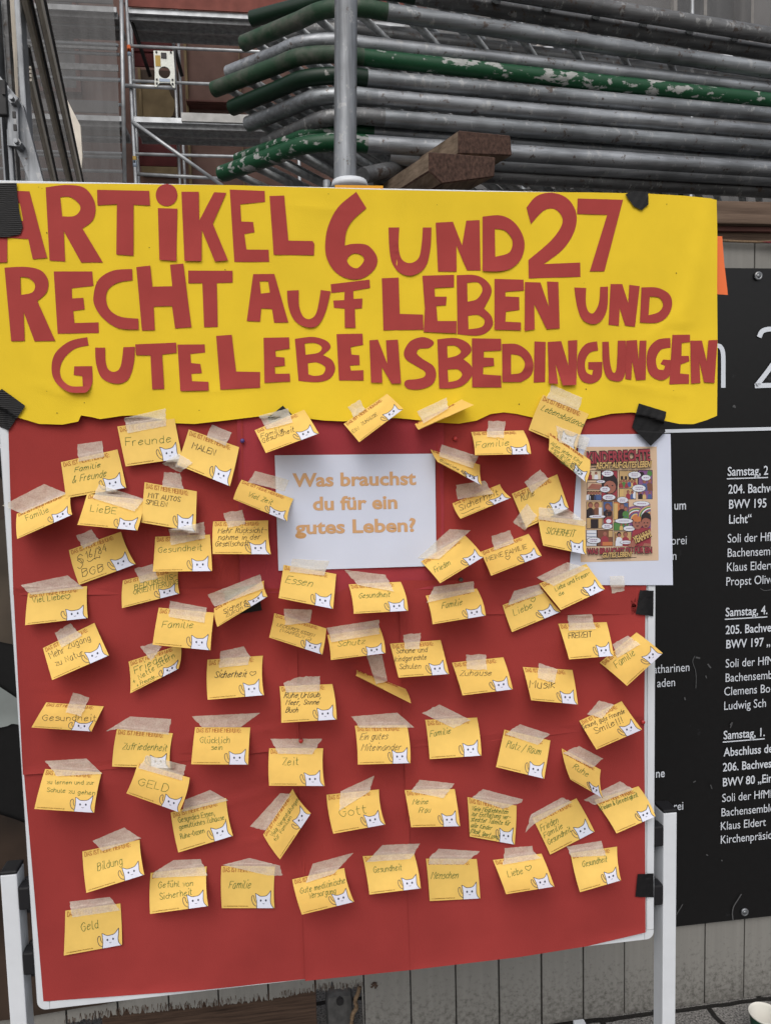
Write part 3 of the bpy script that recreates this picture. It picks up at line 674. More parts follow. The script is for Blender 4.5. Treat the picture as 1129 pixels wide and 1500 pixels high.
YV = .520
zt, zb2 = ony(1129, 393, YV).z, (ony(985,1358,YV).z+ony(1129,1342,YV).z)/2
nx, nz = 90, 40; V, Fc = [], []
for j in range(nz+1):
    for i in range(nx+1):
        x = -1.5+5.2*i/nx; z = zb2+(zt-zb2)*j/nz
        V.append((x, YV+.0018*math.sin(x*5+z*2)+.0012*math.sin(z*9-x*3), z))
for j in range(nz):
    for i in range(nx): a = j*(nx+1)+i; Fc.append((a, a+1, a+nx+2, a+nx+1))
eb = mk('event_banner', V, Fc, m_vinyl, smooth=True); props(eb, 'black vinyl concert banner with white German text fixed to the fence', 'banner')
FONT = {}
def text2d(s, bold=0.0):
    k = (s, bold)
    cu = bpy.data.curves.new('tmp', 'FONT'); cu.body = s; cu.size = 1; cu.offset = bold; cu.resolution_u = 3; cu.dimensions = '2D'; cu.fill_mode = 'FRONT'
    ob = bpy.data.objects.new('tmp', cu); me = bpy.data.meshes.new_from_object(ob)
    bm = bmesh.new(); bm.from_mesh(me); bpy.data.objects.remove(ob); bpy.data.curves.remove(cu); bpy.data.meshes.remove(me)
    return bm
_b = text2d('H'); CAPH = max(v.co.y for v in _b.verts); _b.free()
YT = YV-.0045
def banner_text(s, x0px, ypx, cap, bold=0.0, cond=.82, right=False):
    """cap height in metres; baseline start (or end) at the measured point"""
    p = ony(x0px, ypx, YT); bm = text2d(s, bold); k = cap/CAPH
    xs = [v.co.x for v in bm.verts]; sh = -min(xs) if not right else -max(xs)
    for v in bm.verts: v.co = Vector((p.x+(v.co.x+sh)*k*cond, YT, p.z+v.co.y*k))
    w_ = (max(xs)-min(xs))*k*cond
    bm.verts.index_update(); V = [v.co.copy() for v in bm.verts]; Fc = [tuple(v.index for v in f.verts) for f in bm.faces]; bm.free()
    mk('lettering', V, Fc, m_vtext, eb); return p, w_
cap = .0235
def under(p, w_):
    w = MB(); w.box((p.x-.002, YT, p.z-.0095), (p.x+w_+.0, YT+.0006, p.z-.0065)); w.build('underline', m_vtext, eb)
for s, xx, yy in (('Samstag, 2', 1065, 697), ('Samstag, 4.', 1062, 903), ('Samstag, 1.', 1059, 1083)):
    under(*banner_text(s, xx, yy, cap, .012))
for s, xx, yy in (('204. Bachvesper', 1066, 723), ('BWV 195', 1067, 745), ('Licht“', 1067, 767), ('205. Bachvesper', 1062, 929), ('BWV 197 „', 1063, 950), ('Abschluss der', 1059, 1108), ('206. Bachvesper', 1058, 1130), ('BWV 80 „Ein', 1058, 1152)):
    banner_text(s, xx, yy, cap, .012)
for s, xx, yy in (('Soli der HfMDK', 1065, 795), ('Bachensemble', 1065, 816), ('Klaus Eldert', 1064, 837), ('Propst Oliver', 1063, 858), ('Soli der HfMDK', 1062, 978), ('Bachensemble', 1062, 999), ('Clemens Bo', 1060, 1019), ('Ludwig Sch', 1060, 1040), ('Soli der HfMDK', 1057, 1175), ('Bachensemble', 1056, 1196), ('Klaus Eldert', 1055, 1216), ('Kirchenpräsident', 1055, 1236)):
    banner_text(s, xx, yy, cap, 0)
for s, xx, yy, bd in (('um', 1004, 746, .012), ('Kantorei', 1005, 797, 0), ('n', 990, 820, 0), ('Katharinen', 1009, 983, 0), ('aden', 988, 1005, 0), ('ne', 973, 1138, .012), ('Kantorei', 1000, 1186, 0)):
    banner_text(s, xx, yy, cap, bd, .82, True)
def ribbon2d(pts, wd, cap_=True):
    P = [Vector(p) for p in pts]; L, R = [], []
    for i, p in enumerate(P):
        t = P[min(i+1, len(P)-1)]-P[max(i-1, 0)]
        if t.length < 1e-9: t = Vector((1,0))
        t.normalize(); n = Vector((-t.y, t.x))*wd/2
        e = t*(wd/2)*( -1 if i == 0 else (1 if i == len(P)-1 else 0))*(.6 if cap_ else 0)
        L.append(p+n+e); R.append(p-n+e)
    n = len(P)
    return L+R, [(i, i+1, n+i+1, n+i) for i in range(n-1)]
def banner_stroke(pts, wpx):
    v, f = ribbon2d(catmull(pts, 6), wpx); w = MB(); w.add([ony(q.x, q.y, YT) for q in v], f); w.build('lettering', m_vtext, eb)
w = MB()
for pts in ([(1042,566),(1042,540),(1042,506)], [(1042,522),(1045,511),(1051,506.5),(1056,510),(1058.5,520),(1058.7,545),(1058.7,566)]):
    v, f = ribbon2d(catmull(pts, 6), 6.5); w.add([ony(q.x, q.y, YT) for q in v], f)
w.build('lettering', m_vtext, eb)
w = MB()
for pts in ([(1112,492),(1116,485),(1127,482),(1140,484),(1147,495),(1145,508),(1130,535),(1108,564)], [(1107,565),(1125,564.5),(1150,564)]):
    v, f = ribbon2d(catmull(pts, 6), 7); w.add([ony(q.x, q.y, YT) for q in v], f)
w.build('lettering', m_vtext, eb)
a, b = ony(-600, 628, YT), ony(1129, 628, YT)
w = MB(); w.box((-1.4, YT, b.z-.0045), (3.6, YT+.0006, b.z+.0045)); w.build('lettering', m_vtext, eb)
def grommet(p):
    q = ony(*p, YV-.004); w = MB(); n = 20
    w.tube([(q.x+.0085*math.cos(k*2*math.pi/n), q.y, q.z+.0085*math.sin(k*2*math.pi/n)) for k in range(n+1)], .0032, 8, cap=False)
    o = w.build('grommet', m_galvl, eb, True)
    w = MB(); w.tube([(q.x, q.y-.003, q.z), (q.x, q.y+.003, q.z)], .006, 12); w.build('screw', m_galv, o, True)
grommet((1110,404)); grommet((1090,1336))
# printed picture at the left end of the banner, partly seen beside the board
m_pic1 = mat('brown_picture_print', (.055,.042,.03), .45, 0, .4, (6, .6, 5)); m_pic2 = mat('pale_grey_picture_print', (.22,.245,.24), .45, 0, .4, (5, .4, 4)); m_pic3 = mat('dark_brown_picture_print', (.035,.022,.015), .45, 0, .4, (5, .7, 5))
for nm, pts, mm, dy in (('picture_print', ((-120,700),(20,730),(120,790),(140,900),(60,940),(0,940),(-120,900)), m_pic1, .0), ('picture_print', ((-120,930),(0,1006),(60,1046),(130,1085),(130,1092),(30,1062),(0,1066),(-120,1085)), m_pic2, .0004), ('picture_print', ((-120,1200),(60,1215),(180,1330),(200,1440),(120,1476),(-120,1478)), m_pic3, .0008), ('picture_print', ((-90,620),(2,700),(4,760),(-90,740)), m_pic3, .0012)):
    bm = flat_fill([[tuple(v) for v in catmull(pts, 5, True)]]); v, f = warp(bm, lambda x, y: ony(x, y, YT-.001-dy)); mk(nm, v, f, mm, eb)

m_scuff = mat('pale_scuff', (.075,.077,.08), .6)
w = MB()
for pts, wd in (([(1017,961),(1014,968),(1015,974),(1018,982),(1019,995),(1018.5,1008)], 1.0), ([(1019,963),(1024,964)], 2.4), ([(1036,973),(1040,978)], 2.2), ([(1069,1062),(1072,1058),(1069,1066)], 1.6), ([(1073,1348),(1072,1338),(1074,1328),(1080,1318),(1085,1310)], 1.6), ([(990,1340),(995,1332),(999,1325)], 1.2), ([(1002,1022),(1003,1025)], 2), ([(1033,990),(1034,993)], 1.6), ([(1040,1150),(1042,1155)], 1.4), ([(1015,1146),(1018,1144)], 1.6), ([(1073,596),(1074.5,594),(1076,597)], 2.2), ([(1113,862),(1119,865),(1128,864)], 1.0), ([(1034,1252),(1036,1253)], 1.6), ([(1056,1260),(1057,1261)], 1.6)):
    v, f = ribbon2d(catmull(pts, 4) if len(pts) > 2 else pts, wd); w.add([ony(q.x, q.y, YT) for q in v], f)
w.build('scuff_marks', m_scuff, eb)
# ------------------------------------------------------------------ the pin board on its stand
BW, BH = 1.2, 1.48
def rrect(x0, z0, x1, z1, r, n=6):
    out = []
    for cx, cz, a0 in ((x1-r, z1-r, 0), (x0+r, z1-r, 90), (x0+r, z0+r, 180), (x1-r, z0+r, 270)):
        for k in range(n+1):
            a = math.radians(a0+90*k/n); out.append((cx+r*math.cos(a), cz+r*math.sin(a)))
    return out
bd = thing('pin_board', (.6, .02, 0), 'mobile pinboard with white frame on grey post stand before the fence', 'pinboard')
w = MB(); w.box((.012, .0, ZB+.012), (BW-.012, .022, ZB+BH-.012)); w.build('panel', m_felt, bd)
O_, I_ = rrect(0, ZB, BW, ZB+BH, .016), rrect(.0165, ZB+.0165, BW-.0165, ZB+BH-.0165, .003)
n = len(O_); w = MB()
O2 = rrect(.0022, ZB+.0022, BW-.0022, ZB+BH-.0022, .014)
rings = [[(x, .026, z) for x, z in O_], [(x, .0, z) for x, z in O_], [(x, -.0028, z) for x, z in O2], [(x, -.0028, z) for x, z in I_], [(x, .004, z) for x, z in I_]]
V = [p for R_ in rings for p in R_]; Fc = []
for i in range(len(rings)-1):
    for k in range(n): Fc.append((i*n+k, (i+1)*n+k, (i+1)*n+(k+1) % n, i*n+(k+1) % n))
o = mk('frame', V, Fc, m_white, bd)
b2 = bmesh.new(); b2.from_mesh(o.data); bmesh.ops.recalc_face_normals(b2, faces=b2.faces); b2.to_mesh(o.data); b2.free()
for x, z, wv, hv in ((.022, ZB, .0008, .017), (BW-.022, ZB, .0008, .017)):
    w = MB(); w.box((x, -.0032, z+.002), (x+wv, -.0026, z+hv)); w.build('frame_joint', m_bars, bd)
w = MB(); w.box((BW-.017, -.0032, ZB+.022), (BW-.001, -.0026, ZB+.0228)); w.build('frame_joint', m_bars, bd)
for sx, xc_, inner in ((-1, -.036, 1), (1, 1.2365, -1)):
    zt_ = .862
    w = MB(); w.box((xc_-.0145, .004, .03), (xc_+.0145, .044, zt_), 0, .0025); w.build('post', m_white, bd)
    w = MB(); w.box((xc_-.0150, .0035, zt_), (xc_+.0150, .0445, zt_+.007), 0, .003); w.build('end_cap', m_black, bd)
    for z in (.815, .690):
        w = MB(); xa, xb = sorted((xc_+inner*.0148, (0 if sx < 0 else BW)-inner*.0005)); ex_ = .0
        w.box((xa, .002, z-.022), (xb, .030, z+.022), 0, .004); w.box((xa+.003, .030, z-.045), (xb-.003, .040, z+.024), 0, .003); w.build('clip', m_black, bd)
    w = MB(); w.box((xc_-.016, -.27, .004), (xc_+.016, .50, .032), 0, .004); w.build('foot', m_white, bd)

# ------------------------------------------------------------------ layers lying on the board: heights above its face
LAYERS = []          # functions (px, py) -> height or None
def inside(poly, x, y):
    c = False; n = len(poly); j = n-1
    for i in range(n):
        xi, yi = poly[i][0], poly[i][1]; xj, yj = poly[j][0], poly[j][1]
        if (yi > y) != (yj > y) and x < (xj-xi)*(y-yi)/(yj-yi)+xi: c = not c
        j = i
    return c
def top_h(x, y, skip=None):
    h = .0028 if not (-10 < x < 950) else .0012
    for L in LAYERS:
        if L[0] <= x <= L[2] and L[1] <= y <= L[3]:
            v = L[4](x, y)
            if v is not None and v > h: h = v
    return h
def add_layer(poly, fn):
    xs = [p[0] for p in poly]; ys = [p[1] for p in poly]
    LAYERS.append((min(xs), min(ys), max(xs), max(ys), lambda x, y: fn(x, y) if inside(poly, x, y) else None))
def sheet(name, poly, hfn, m, step=14, parent=None):
    bm = slice_grid(flat_fill([poly]), step); v, f = warp(bm, lambda x, y: onboard(x, y, hfn(x, y)))
    o = mk(name, v, f, m, parent, smooth=True); add_layer(poly, hfn); return o
def edge_dist(poly, x, y):
    d = 1e9
    for i in range(len(poly)):
        a = Vector(poly[i-1][:2]); b = Vector(poly[i][:2]); p = Vector((x, y)); t = max(0, min(1, (p-a).dot(b-a)/max(1e-9, (b-a).length_squared)))
        d = min(d, (p-(a+(b-a)*t)).length)
    return d
sh = [  # polygon, base height, ripple seed, material, label
 (((432,860),(590,858),(598,1084),(601,1421),(447,1437),(441,1250),(432,1000)), .0042, 3, m_red, 'red paper sheet, narrow one hanging over the middle of the lower frame'),
 (((12,603),(356,603),(356,870),(20,872)), .0034, 0, m_red, 'red paper sheet at the upper left behind the Freunde note'),
 (((20,862),(436,862),(436,1000),(438,1096),(164,1127),(34,1135)), .0040, 1, m_red, 'red paper sheet at the middle left behind the Gesundheit note'),
 (((35,1128),(438,1086),(446,1250),(449,1434),(300,1450),(64,1467),(50,1300)), .0032, 2, m_red, 'red paper sheet at the lower left behind the Bildung and Geld notes'),
 (((640,602),(954,602),(945,900),(636,900)), .0034, 4, m_red, 'red paper sheet at the upper right beneath the comic poster'),
 (((584,850),(945,850),(943,1058),(807,1077),(708,1087),(590,1096)), .0038, 5, m_red, 'red paper sheet at the middle right behind the Musik note'),
 (((592,1086),(708,1078),(943,1050),(945,1366),(860,1386),(760,1402),(601,1421),(596,1290)), .0046, 6, m_red, 'red paper sheet at the lower right hanging below the frame edge'),
 (((347,603),(650,603),(650,862),(598,864),(470,869),(352,868)), .0050, 7, m_red2, 'crimson red paper sheet around the white question sheet'),
]
_cr = random.Random(21)
SCR = {}
for (poly, h0, sd, mm, lab) in sh:
    xs_ = [p[0] for p in poly]; ys_ = [p[1] for p in poly]; L_ = []
    for k in range(4):
        ax, ay = _cr.uniform(min(xs_), max(xs_)), _cr.uniform(min(ys_), max(ys_)); an = _cr.uniform(-.5, .5); ln_ = _cr.uniform(40, 150)
        L_.append((ax, ay, ax+ln_*math.cos(an), ay+ln_*math.sin(an), _cr.choice((-.0009, .0010, .0013))))
    SCR[sd] = tuple(L_)
CREASE = ((255,1086,437,1063,.0022), (300,1068,436,1040,.0016), (270,1195,444,1143,.0024), (290,1164,430,1122,.0014), (40,1010,150,1003,.0012), (330,1240,445,1216,.0014))
for poly, h0, sd, mm, lab in sh:
    poly = [tuple(map(float, p)) for p in poly]
    def hf(x, y, h0=h0, sd=sd, poly=poly):
        r = .0013*math.sin(x*.031+sd*1.7+.6*math.sin(y*.021+sd))+.0006*math.sin(y*.037+x*.012+sd*2.3)
        e = edge_dist(poly, x, y); k = max(0, 1-e/16)
        lift = .0016*k*k*(1+math.sin((x+y)*.02+sd*3))
        if True:
            for (ax, ay, bx, by, hh_) in (CREASE if sd in (1, 2) else ())+SCR[sd]:
                t = ((x-ax)*(bx-ax)+(y-ay)*(by-ay))/((bx-ax)**2+(by-ay)**2)
                if -.05 < t < 1.05: d = ((x-ax)*(by-ay)-(y-ay)*(bx-ax))/math.hypot(bx-ax, by-ay); r += hh_*math.exp(-(d/3.5)**2)*max(0, min(1, 6*min(t+.05, 1.05-t)))
        if y > 1330: lift += .00006*(y-1330)*max(0, math.sin(x*.02+sd))
        return max(.0030, h0+r+lift)
    # creases across the middle left sheets
    o = sheet('paper_sheet', poly, hf, mm, 6 if sd in (1, 2) else 7); props(o, lab, 'paper sheet', 'red construction paper sheets pinned on the board')
def sheet_h(x, y): return top_h(x, y)
m_redlight = mat('red_paper_fold', (.36,.05,.045), .9)

# orange slips behind the banner
o = sheet('orange_paper', [(1010,342),(1052,346),(1057,346),(1060,385),(1065.5,432),(1050,431),(1010,430)], lambda x, y: .003, m_orange, 20); props(o, 'orange paper slip sticking out from behind the yellow banner', 'paper slip')
o = sheet('orange_paper', [(490.5,270.8),(561,272),(561,290),(490.5,290)], lambda x, y: .0008-.0, mat('amber_paper', (.68,.32,.03), .85), 20); props(o, 'amber paper strip peeking above the banner at the pole foot', 'paper slip')

# ------------------------------------------------------------------ the yellow banner and its cut-out letters
BAN = [(-30,268.3),(25,268.4),(180,269.2),(340,271.2),(480,275.3),(540,277.6),(700,280.6),(860,281.8),(950,283.6),(1005,287),(1040,290.5),(1049,293),
 (1050,345),(1049.6,420),(1050.3,500),(1050,560),(1049.5,609),(1034,615.5),(1015,621.3),(995,621),(973.6,616.6),(950,608),(925,604),(895,606),(862,613.5),(830,616),(800,614.8),(780,611.6),(755,606),(737.6,604),(718,606.5),(698,616),(672,620.6),(640,619),(600,614),(580,612.4),(540,614.5),(503,617.2),(475,616),(449,612.8),(420,608.5),(400,608),(371,611),(330,616),(285,621),(257.6,620),(225,612),(200,608.5),(180,609),(147,614),(135,611),(119,608.5),(115,617.5),(92,622),(58,621),(28,612),(10,598),(-12,585),(-30,580)]
def ban_h(x, y):
    t = max(0, (y-300)/320)
    h = .0095 + .0018*math.sin(x*.013+.8)*(.4+t) + .0010*math.sin(y*.02+x*.006) + .0006*math.sin(x*.045-y*.03+1) + .0010*math.exp(-((x-579-(y-300)*.02)/3)**2)
    k = max(0, (y-520)/100)
    h += .006*k*k*(.55+.45*math.sin(x*.036+2.6))
    if x > 960: h += .00007*(x-960)*(1+.4*math.sin(y*.012+1))
    if x < 40: h += .004*max(0, math.sin((y-430)*.02))*(40-x)/60 if y > 430 else 0
    # soft diagonal buckle by the right and a crease near the lower left
    h += .0034*math.exp(-((x-1035+(y-330)*.25)/15)**2) if y < 480 else 0
    h += .0016*math.exp(-((x-122+(620-y)*-.05)/5)**2)*max(0, min(1, (y-560)/50))
    for ax, ay, an, ln_, am in BCR:
        dx, dy = x-ax, y-ay; t_ = (dx*math.cos(an)+dy*math.sin(an))/ln_; d_ = -dx*math.sin(an)+dy*math.cos(an)
        if -.5 < t_ < 1.5: h += am*math.exp(-(d_/5)**2)*math.exp(-((t_-.5)*2)**4)
    return h
BCR = [(20,480,1.1,90,.0022), (45,560,.35,80,.0018), (700,560,-.3,120,.0015), (900,560,.2,110,.0015), (980,300,1.2,120,.0018), (1000,450,2.4,80,.0016), (560,300,1.55,260,.0010), (300,575,-.15,120,.0013), (420,300,.1,90,.0010)]
m_banedge = m_yellow
ban = sheet('paper_banner', BAN, ban_h, m_yellow, 7); props(ban, 'yellow paper banner with red cut-out letters on the board top', 'banner')
LET = [
 ('q', [[(30,122),(137,126),(218,432),(152,438),(131,345),(36,340),(34,452),(-60,456)], [(70,180),(93,180),(108,262),(62,262)]]),
 ('q', [[(211,108),(300,97,1),(385,108,1),(430,160,1),(440,215,1),(425,262,1),(380,297),(474,453),(374,453),(294,308),(301,449),(229,444)], [(278,153),(325,153,1),(365,185,1),(368,215,1),(340,240,1),(287,241)]]),
 ('q', [[(447,119),(686,124),(690,191),(615,188),(614,422),(535,416),(538,185),(449,191)]]),
 ('q', [[(766,92,1),(802,106,1),(816,143,1),(802,179,1),(766,194,1),(730,180,1),(716,143,1),(730,107,1)]]),
 ('q', [[(726,203),(816,206),(811,446),(733,441)]]),
 ('q', [[(834,128),(914,128),(916,260),(984,130),(1040,133),(978,275),(1048,443),(988,449),(928,303),(926,447),(848,446)]]),
 ('r', [[(-10,82),(142,88),(144,136),(36,146),(40,221),(92,223),(98,268),(54,276),(63,343),(159,344),(162,397),(10,397)]]),
 ('r', [[(163,110),(227,108),(245,304),(350,306),(358,318),(356,368),(181,366)]]),
 ('r', [[(540,92),(584,163),(525,215,1),(497,265,1),(490,326),(530,318,1),(590,325,1),(630,375,1),(622,425,1),(575,465,1),(520,473,1),(460,450,1),(420,400,1),(405,340,1),(415,250,1),(460,160,1)], [(540,360,1),(568,372,1),(572,395,1),(545,424,1),(515,415,1),(500,390,1),(515,367,1)]]),
 ('r', [[(680,247),(727,247),(724,330,1),(738,385,1),(775,402,1),(812,378,1),(825,310,1),(829,247),(867,247),(862,340,1),(840,420,1),(785,456,1),(730,445,1),(695,400,1),(683,330,1)]]),
 ('r', [[(885,226),(960,222),(1000,325),(1018,217),(1076,215),(1080,434),(1021,434),(975,325),(976,439),(895,439)]]),
 ('s', [[(17,177),(90,173,1),(145,205,1),(178,270,1),(168,335,1),(130,375,1),(80,388,1),(17,387)], [(64,224),(105,232,1),(132,270,1),(120,315,1),(66,332)]]),
 ('s', [[(203,206),(186,142),(225,98,1),(285,85,1),(345,108,1),(378,165,1),(370,235,1),(325,305,1),(252,360),(393,354),(394,409),(195,415),(193,345),(280,270,1),(322,210,1),(320,172,1),(290,147,1),(250,156,1)]]),
 ('s', [[(383,107),(558,112),(486,388),(430,388),(497,170),(381,167)]]),
 ('q', [[(22,477),(120,473,1),(190,490,1),(222,535,1),(215,590,1),(173,630),(255,813),(160,815),(110,680),(115,813),(53,815)], [(95,519),(135,525,1),(162,555,1),(150,590,1),(97,602)]]),
 ('q', [[(248,494),(425,494),(430,560),(331,572),(333,618),(384,615),(390,668),(338,676),(343,731),(454,728),(455,777),(266,780)]]),
 ('q', [[(608,483),(610,535),(545,545,1),(500,575,1),(488,620,1),(505,670,1),(555,702,1),(636,711),(638,761),(545,755,1),(475,710,1),(435,650,1),(432,595,1),(455,530,1),(520,490,1)]]),
 ('q', [[(627,474),(691,467),(701,564),(792,562),(782,463),(843,458),(880,750),(805,756),(791,653),(707,656),(712,764),(653,766)]]),
 ('q', [[(865,490),(1069,491),(1069,545),(997,548),(1001,749),(938,751),(930,548),(866,549)]]),
 ('r', [[(92,450),(184,449),(245,660),(183,662),(174,602),(127,599),(122,657),(64,654)], [(120,482),(157,481),(165,530),(125,535)]]),
 ('r', [[(239,522),(290,520),(292,590,1),(310,635,1),(340,645,1),(368,615,1),(386,519),(429,525),(405,620,1),(370,675,1),(320,680,1),(270,650,1),(245,590,1)]]),
 ('r', [[(429,494),(598,474),(600,510),(527,523),(528,558),(567,556),(565,599),(534,601),(537,684),(490,683),(489,600),(443,597),(440,565),(488,563),(489,527),(432,532)]]),
 ('r', [[(651,468),(724,465),(729,623),(830,626),(832,692),(658,695)]]),
 ('r', [[(827,457),(965,453),(965,507),(880,510),(882,548),(933,548),(930,586),(888,588),(893,654),(976,654),(976,708),(833,702),(838,600)]]),
 ('r', [[(976,455),(1060,455,1),(1112,485,1),(1128,530,1),(1095,600),(1128,635,1),(1130,680,1),(1080,716,1),(980,712)], [(1022,488),(1070,487,1),(1088,520,1),(1065,558,1),(1024,570)], [(1026,632),(1070,628,1),(1097,650,1),(1085,680,1),(1028,690)]]),
 ('s', [[(63,417),(175,420),(176,462),(105,467),(105,485),(158,487),(159,537),(107,543),(105,582),(165,585),(165,616),(63,613)]]),
 ('s', [[(180,429),(240,431),(272,525),(265,427),(309,429),(314,608),(264,611),(216,515),(218,612),(179,618)]]),
 ('s', [[(370,450),(416,452),(415,510,1),(425,543,1),(445,548,1),(465,510,1),(470,448),(500,447),(497,530,1),(475,578,1),(440,592,1),(400,572,1),(380,520,1)]]),
 ('s', [[(510,437),(555,437),(578,510),(582,440),(622,445),(604,602),(566,597),(545,530),(542,598),(502,594)]]),
 ('s', [[(629,450),(690,451,1),(735,475,1),(747,515,1),(730,560,1),(690,586,1),(623,585)], [(661,485),(698,490,1),(712,518,1),(695,545,1),(656,557)]]),
 ('q', [[(402,796),(408,834),(345,850,1),(295,895,1),(277,945,1),(287,990,1),(325,1020,1),(382,1022),(379,975),(340,970),(342,930),(424,929),(426,1000,1),(403,1045,1),(370,1052,1),(310,1045,1),(255,1000,1),(238,940,1),(255,870,1),(320,815,1)]]),
 ('q', [[(438,844),(484,844),(487,910,1),(500,945,1),(528,955,1),(555,930,1),(568,842),(621,840),(615,920,1),(590,990,1),(535,1010,1),(470,985,1),(443,920,1)]]),
 ('q', [[(622,829),(810,821),(812,868),(746,876),(755,1034),(700,1036),(692,880),(626,879)]]),
 ('q', [[(816,830),(941,829),(943,867),(875,873),(879,915),(921,919),(928,961),(880,965),(883,998),(958,1001),(959,1041),(829,1044)]]),
 ('r', [[(-69,719),(-1,714),(18,874),(122,876),(122,945),(-51,953)]]),
 ('r', [[(137,727),(248,725),(250,774),(188,783),(191,810),(228,813),(230,849),(185,853),(188,884),(251,883),(253,918),(141,923)]]),
 ('r', [[(273,732),(350,723,1),(410,740,1),(428,770,1),(395,802),(435,825,1),(448,865,1),(425,905,1),(370,920,1),(289,915)], [(316,752),(360,750,1),(390,768,1),(375,792,1),(320,801)], [(330,838),(370,835,1),(405,855,1),(395,885,1),(360,893,1),(332,886)]]),
 ('r', [[(454,711),(567,709),(570,758),(516,767),(519,800),(553,803),(555,846),(513,848),(517,870),(571,868),(572,913),(465,913)]]),
 ('r', [[(597,738),(634,735),(675,840),(669,738),(721,735),(735,926),(694,927),(651,855),(653,923),(604,922)]]),
 ('r', [[(865,735,1),(877,752,1),(855,772,1),(815,775,1),(803,795,1),(830,820,1),(875,850,1),(887,890,1),(870,930,1),(820,951,1),(770,950,1),(749,932,1),(758,912,1),(800,907,1),(835,897,1),(838,875,1),(800,850,1),(755,820,1),(748,785,1),(775,742,1),(825,724,1)]]),
 ('r', [[(892,734),(970,728,1),(1025,750,1),(1040,785,1),(1005,820),(1040,850,1),(1043,890,1),(1010,930,1),(960,947,1),(900,947)], [(935,762),(972,762,1),(995,785,1),(978,804,1),(937,815)], [(937,865),(982,865,1),(1000,888,1),(980,911,1),(940,920)]]),
 ('s', [[(-24,646),(88,648),(90,693),(22,697),(22,720),(60,722),(62,752),(20,757),(19,785),(88,790),(90,836),(-23,835)]]),
 ('s', [[(92,668),(150,669,1),(195,700,1),(213,745,1),(203,790,1),(165,815),(93,815)], [(127,708),(163,715,1),(180,745,1),(165,778,1),(127,785)]]),
 ('s', [[(217,658),(260,660),(258,815),(214,817)]]),
 ('s', [[(268,660),(320,657),(348,752),(346,655),(382,653),(378,826),(326,828),(298,745),(308,822),(272,820)]]),
 ('s', [[(458,658),(462,693),(430,702,1),(412,735,1),(416,775,1),(438,788),(443,768),(424,765),(424,738),(478,737),(474,795,1),(440,820,1),(400,810,1),(382,770,1),(385,710,1),(415,668,1)]]),
 ('s', [[(478,660),(503,659),(508,740,1),(520,778,1),(533,760,1),(538,655),(568,655),(570,750,1),(558,803,1),(530,812,1),(495,795,1),(480,740,1)]]),
 ('s', [[(570,655),(612,653),(618,735),(622,655),(648,655),(645,806),(608,808),(593,735),(590,806),(567,803)]]),
 ('s', [[(740,645),(741,683),(705,690,1),(685,725,1),(692,763,1),(715,768),(720,752),(702,745),(712,728),(742,730),(738,788,1),(705,808,1),(665,790,1),(650,750,1),(655,690,1),(690,652,1)]]),
 ('s', [[(748,633),(816,632),(816,661),(784,664),(783,714),(811,714),(813,735),(780,747),(778,782),(812,785),(812,821),(736,824)]]),
 ('s', [[(817,655),(862,655),(880,735),(887,654),(922,652),(910,818),(870,816),(852,735),(856,818),(820,821)]]),
]
lr = random.Random(5)
for li, (rg, loops) in enumerate(LET):
    lp = [[px(rg, p) for p in outline(l)] for l in loops]
    ys = [p[1] for p in lp[0]]; xs = [p[0] for p in lp[0]]; y0, y1, x1 = min(ys), max(ys), max(xs); x0 = min(xs)
    dz = .0006 + .0003*(li % 3); cl = lr.choice((0,0,.001,.002)); sd = lr.uniform(0,6)
    if li == 30: cl = .009
    if li == 44: cl = .007
    def hh(x, y, dz=dz, cl=cl, y0=y0, y1=y1, sd=sd):
        t = max(0, (y-y0)/(y1-y0)-.72)/.28
        return ban_h(x, y)+dz+.00025*(1+math.sin(x*.12+y*.07+sd))+cl*t*t
    v, f = warp(slice_grid(flat_fill(lp), 9), lambda x, y: onboard(x, y, hh(x, y)))
    mk('letter', v, f, m_letter, ban, smooth=True)
m_speck = mat('dark_speck', (.05,.035,.015), .9)
w = MB()
for sx_, sy_ in ((57,274),(62,276),(69,341),(219,362.5),(142,413),(69,573),(124,590),(84,605),(292,601),(481,284),(855,414.5),(858,570),(986,572),(976,299),(760,592),(640,300),(410,300),(990,400),(330,395)):
    r_ = lr.uniform(.5, 1.1); w.add([onboard(sx_+r_*math.cos(k), sy_+r_*.8*math.sin(k), ban_h(sx_, sy_)+.0009) for k in range(6)], [(0,1,2,3,4,5)])
w.build('specks', m_speck, ban)

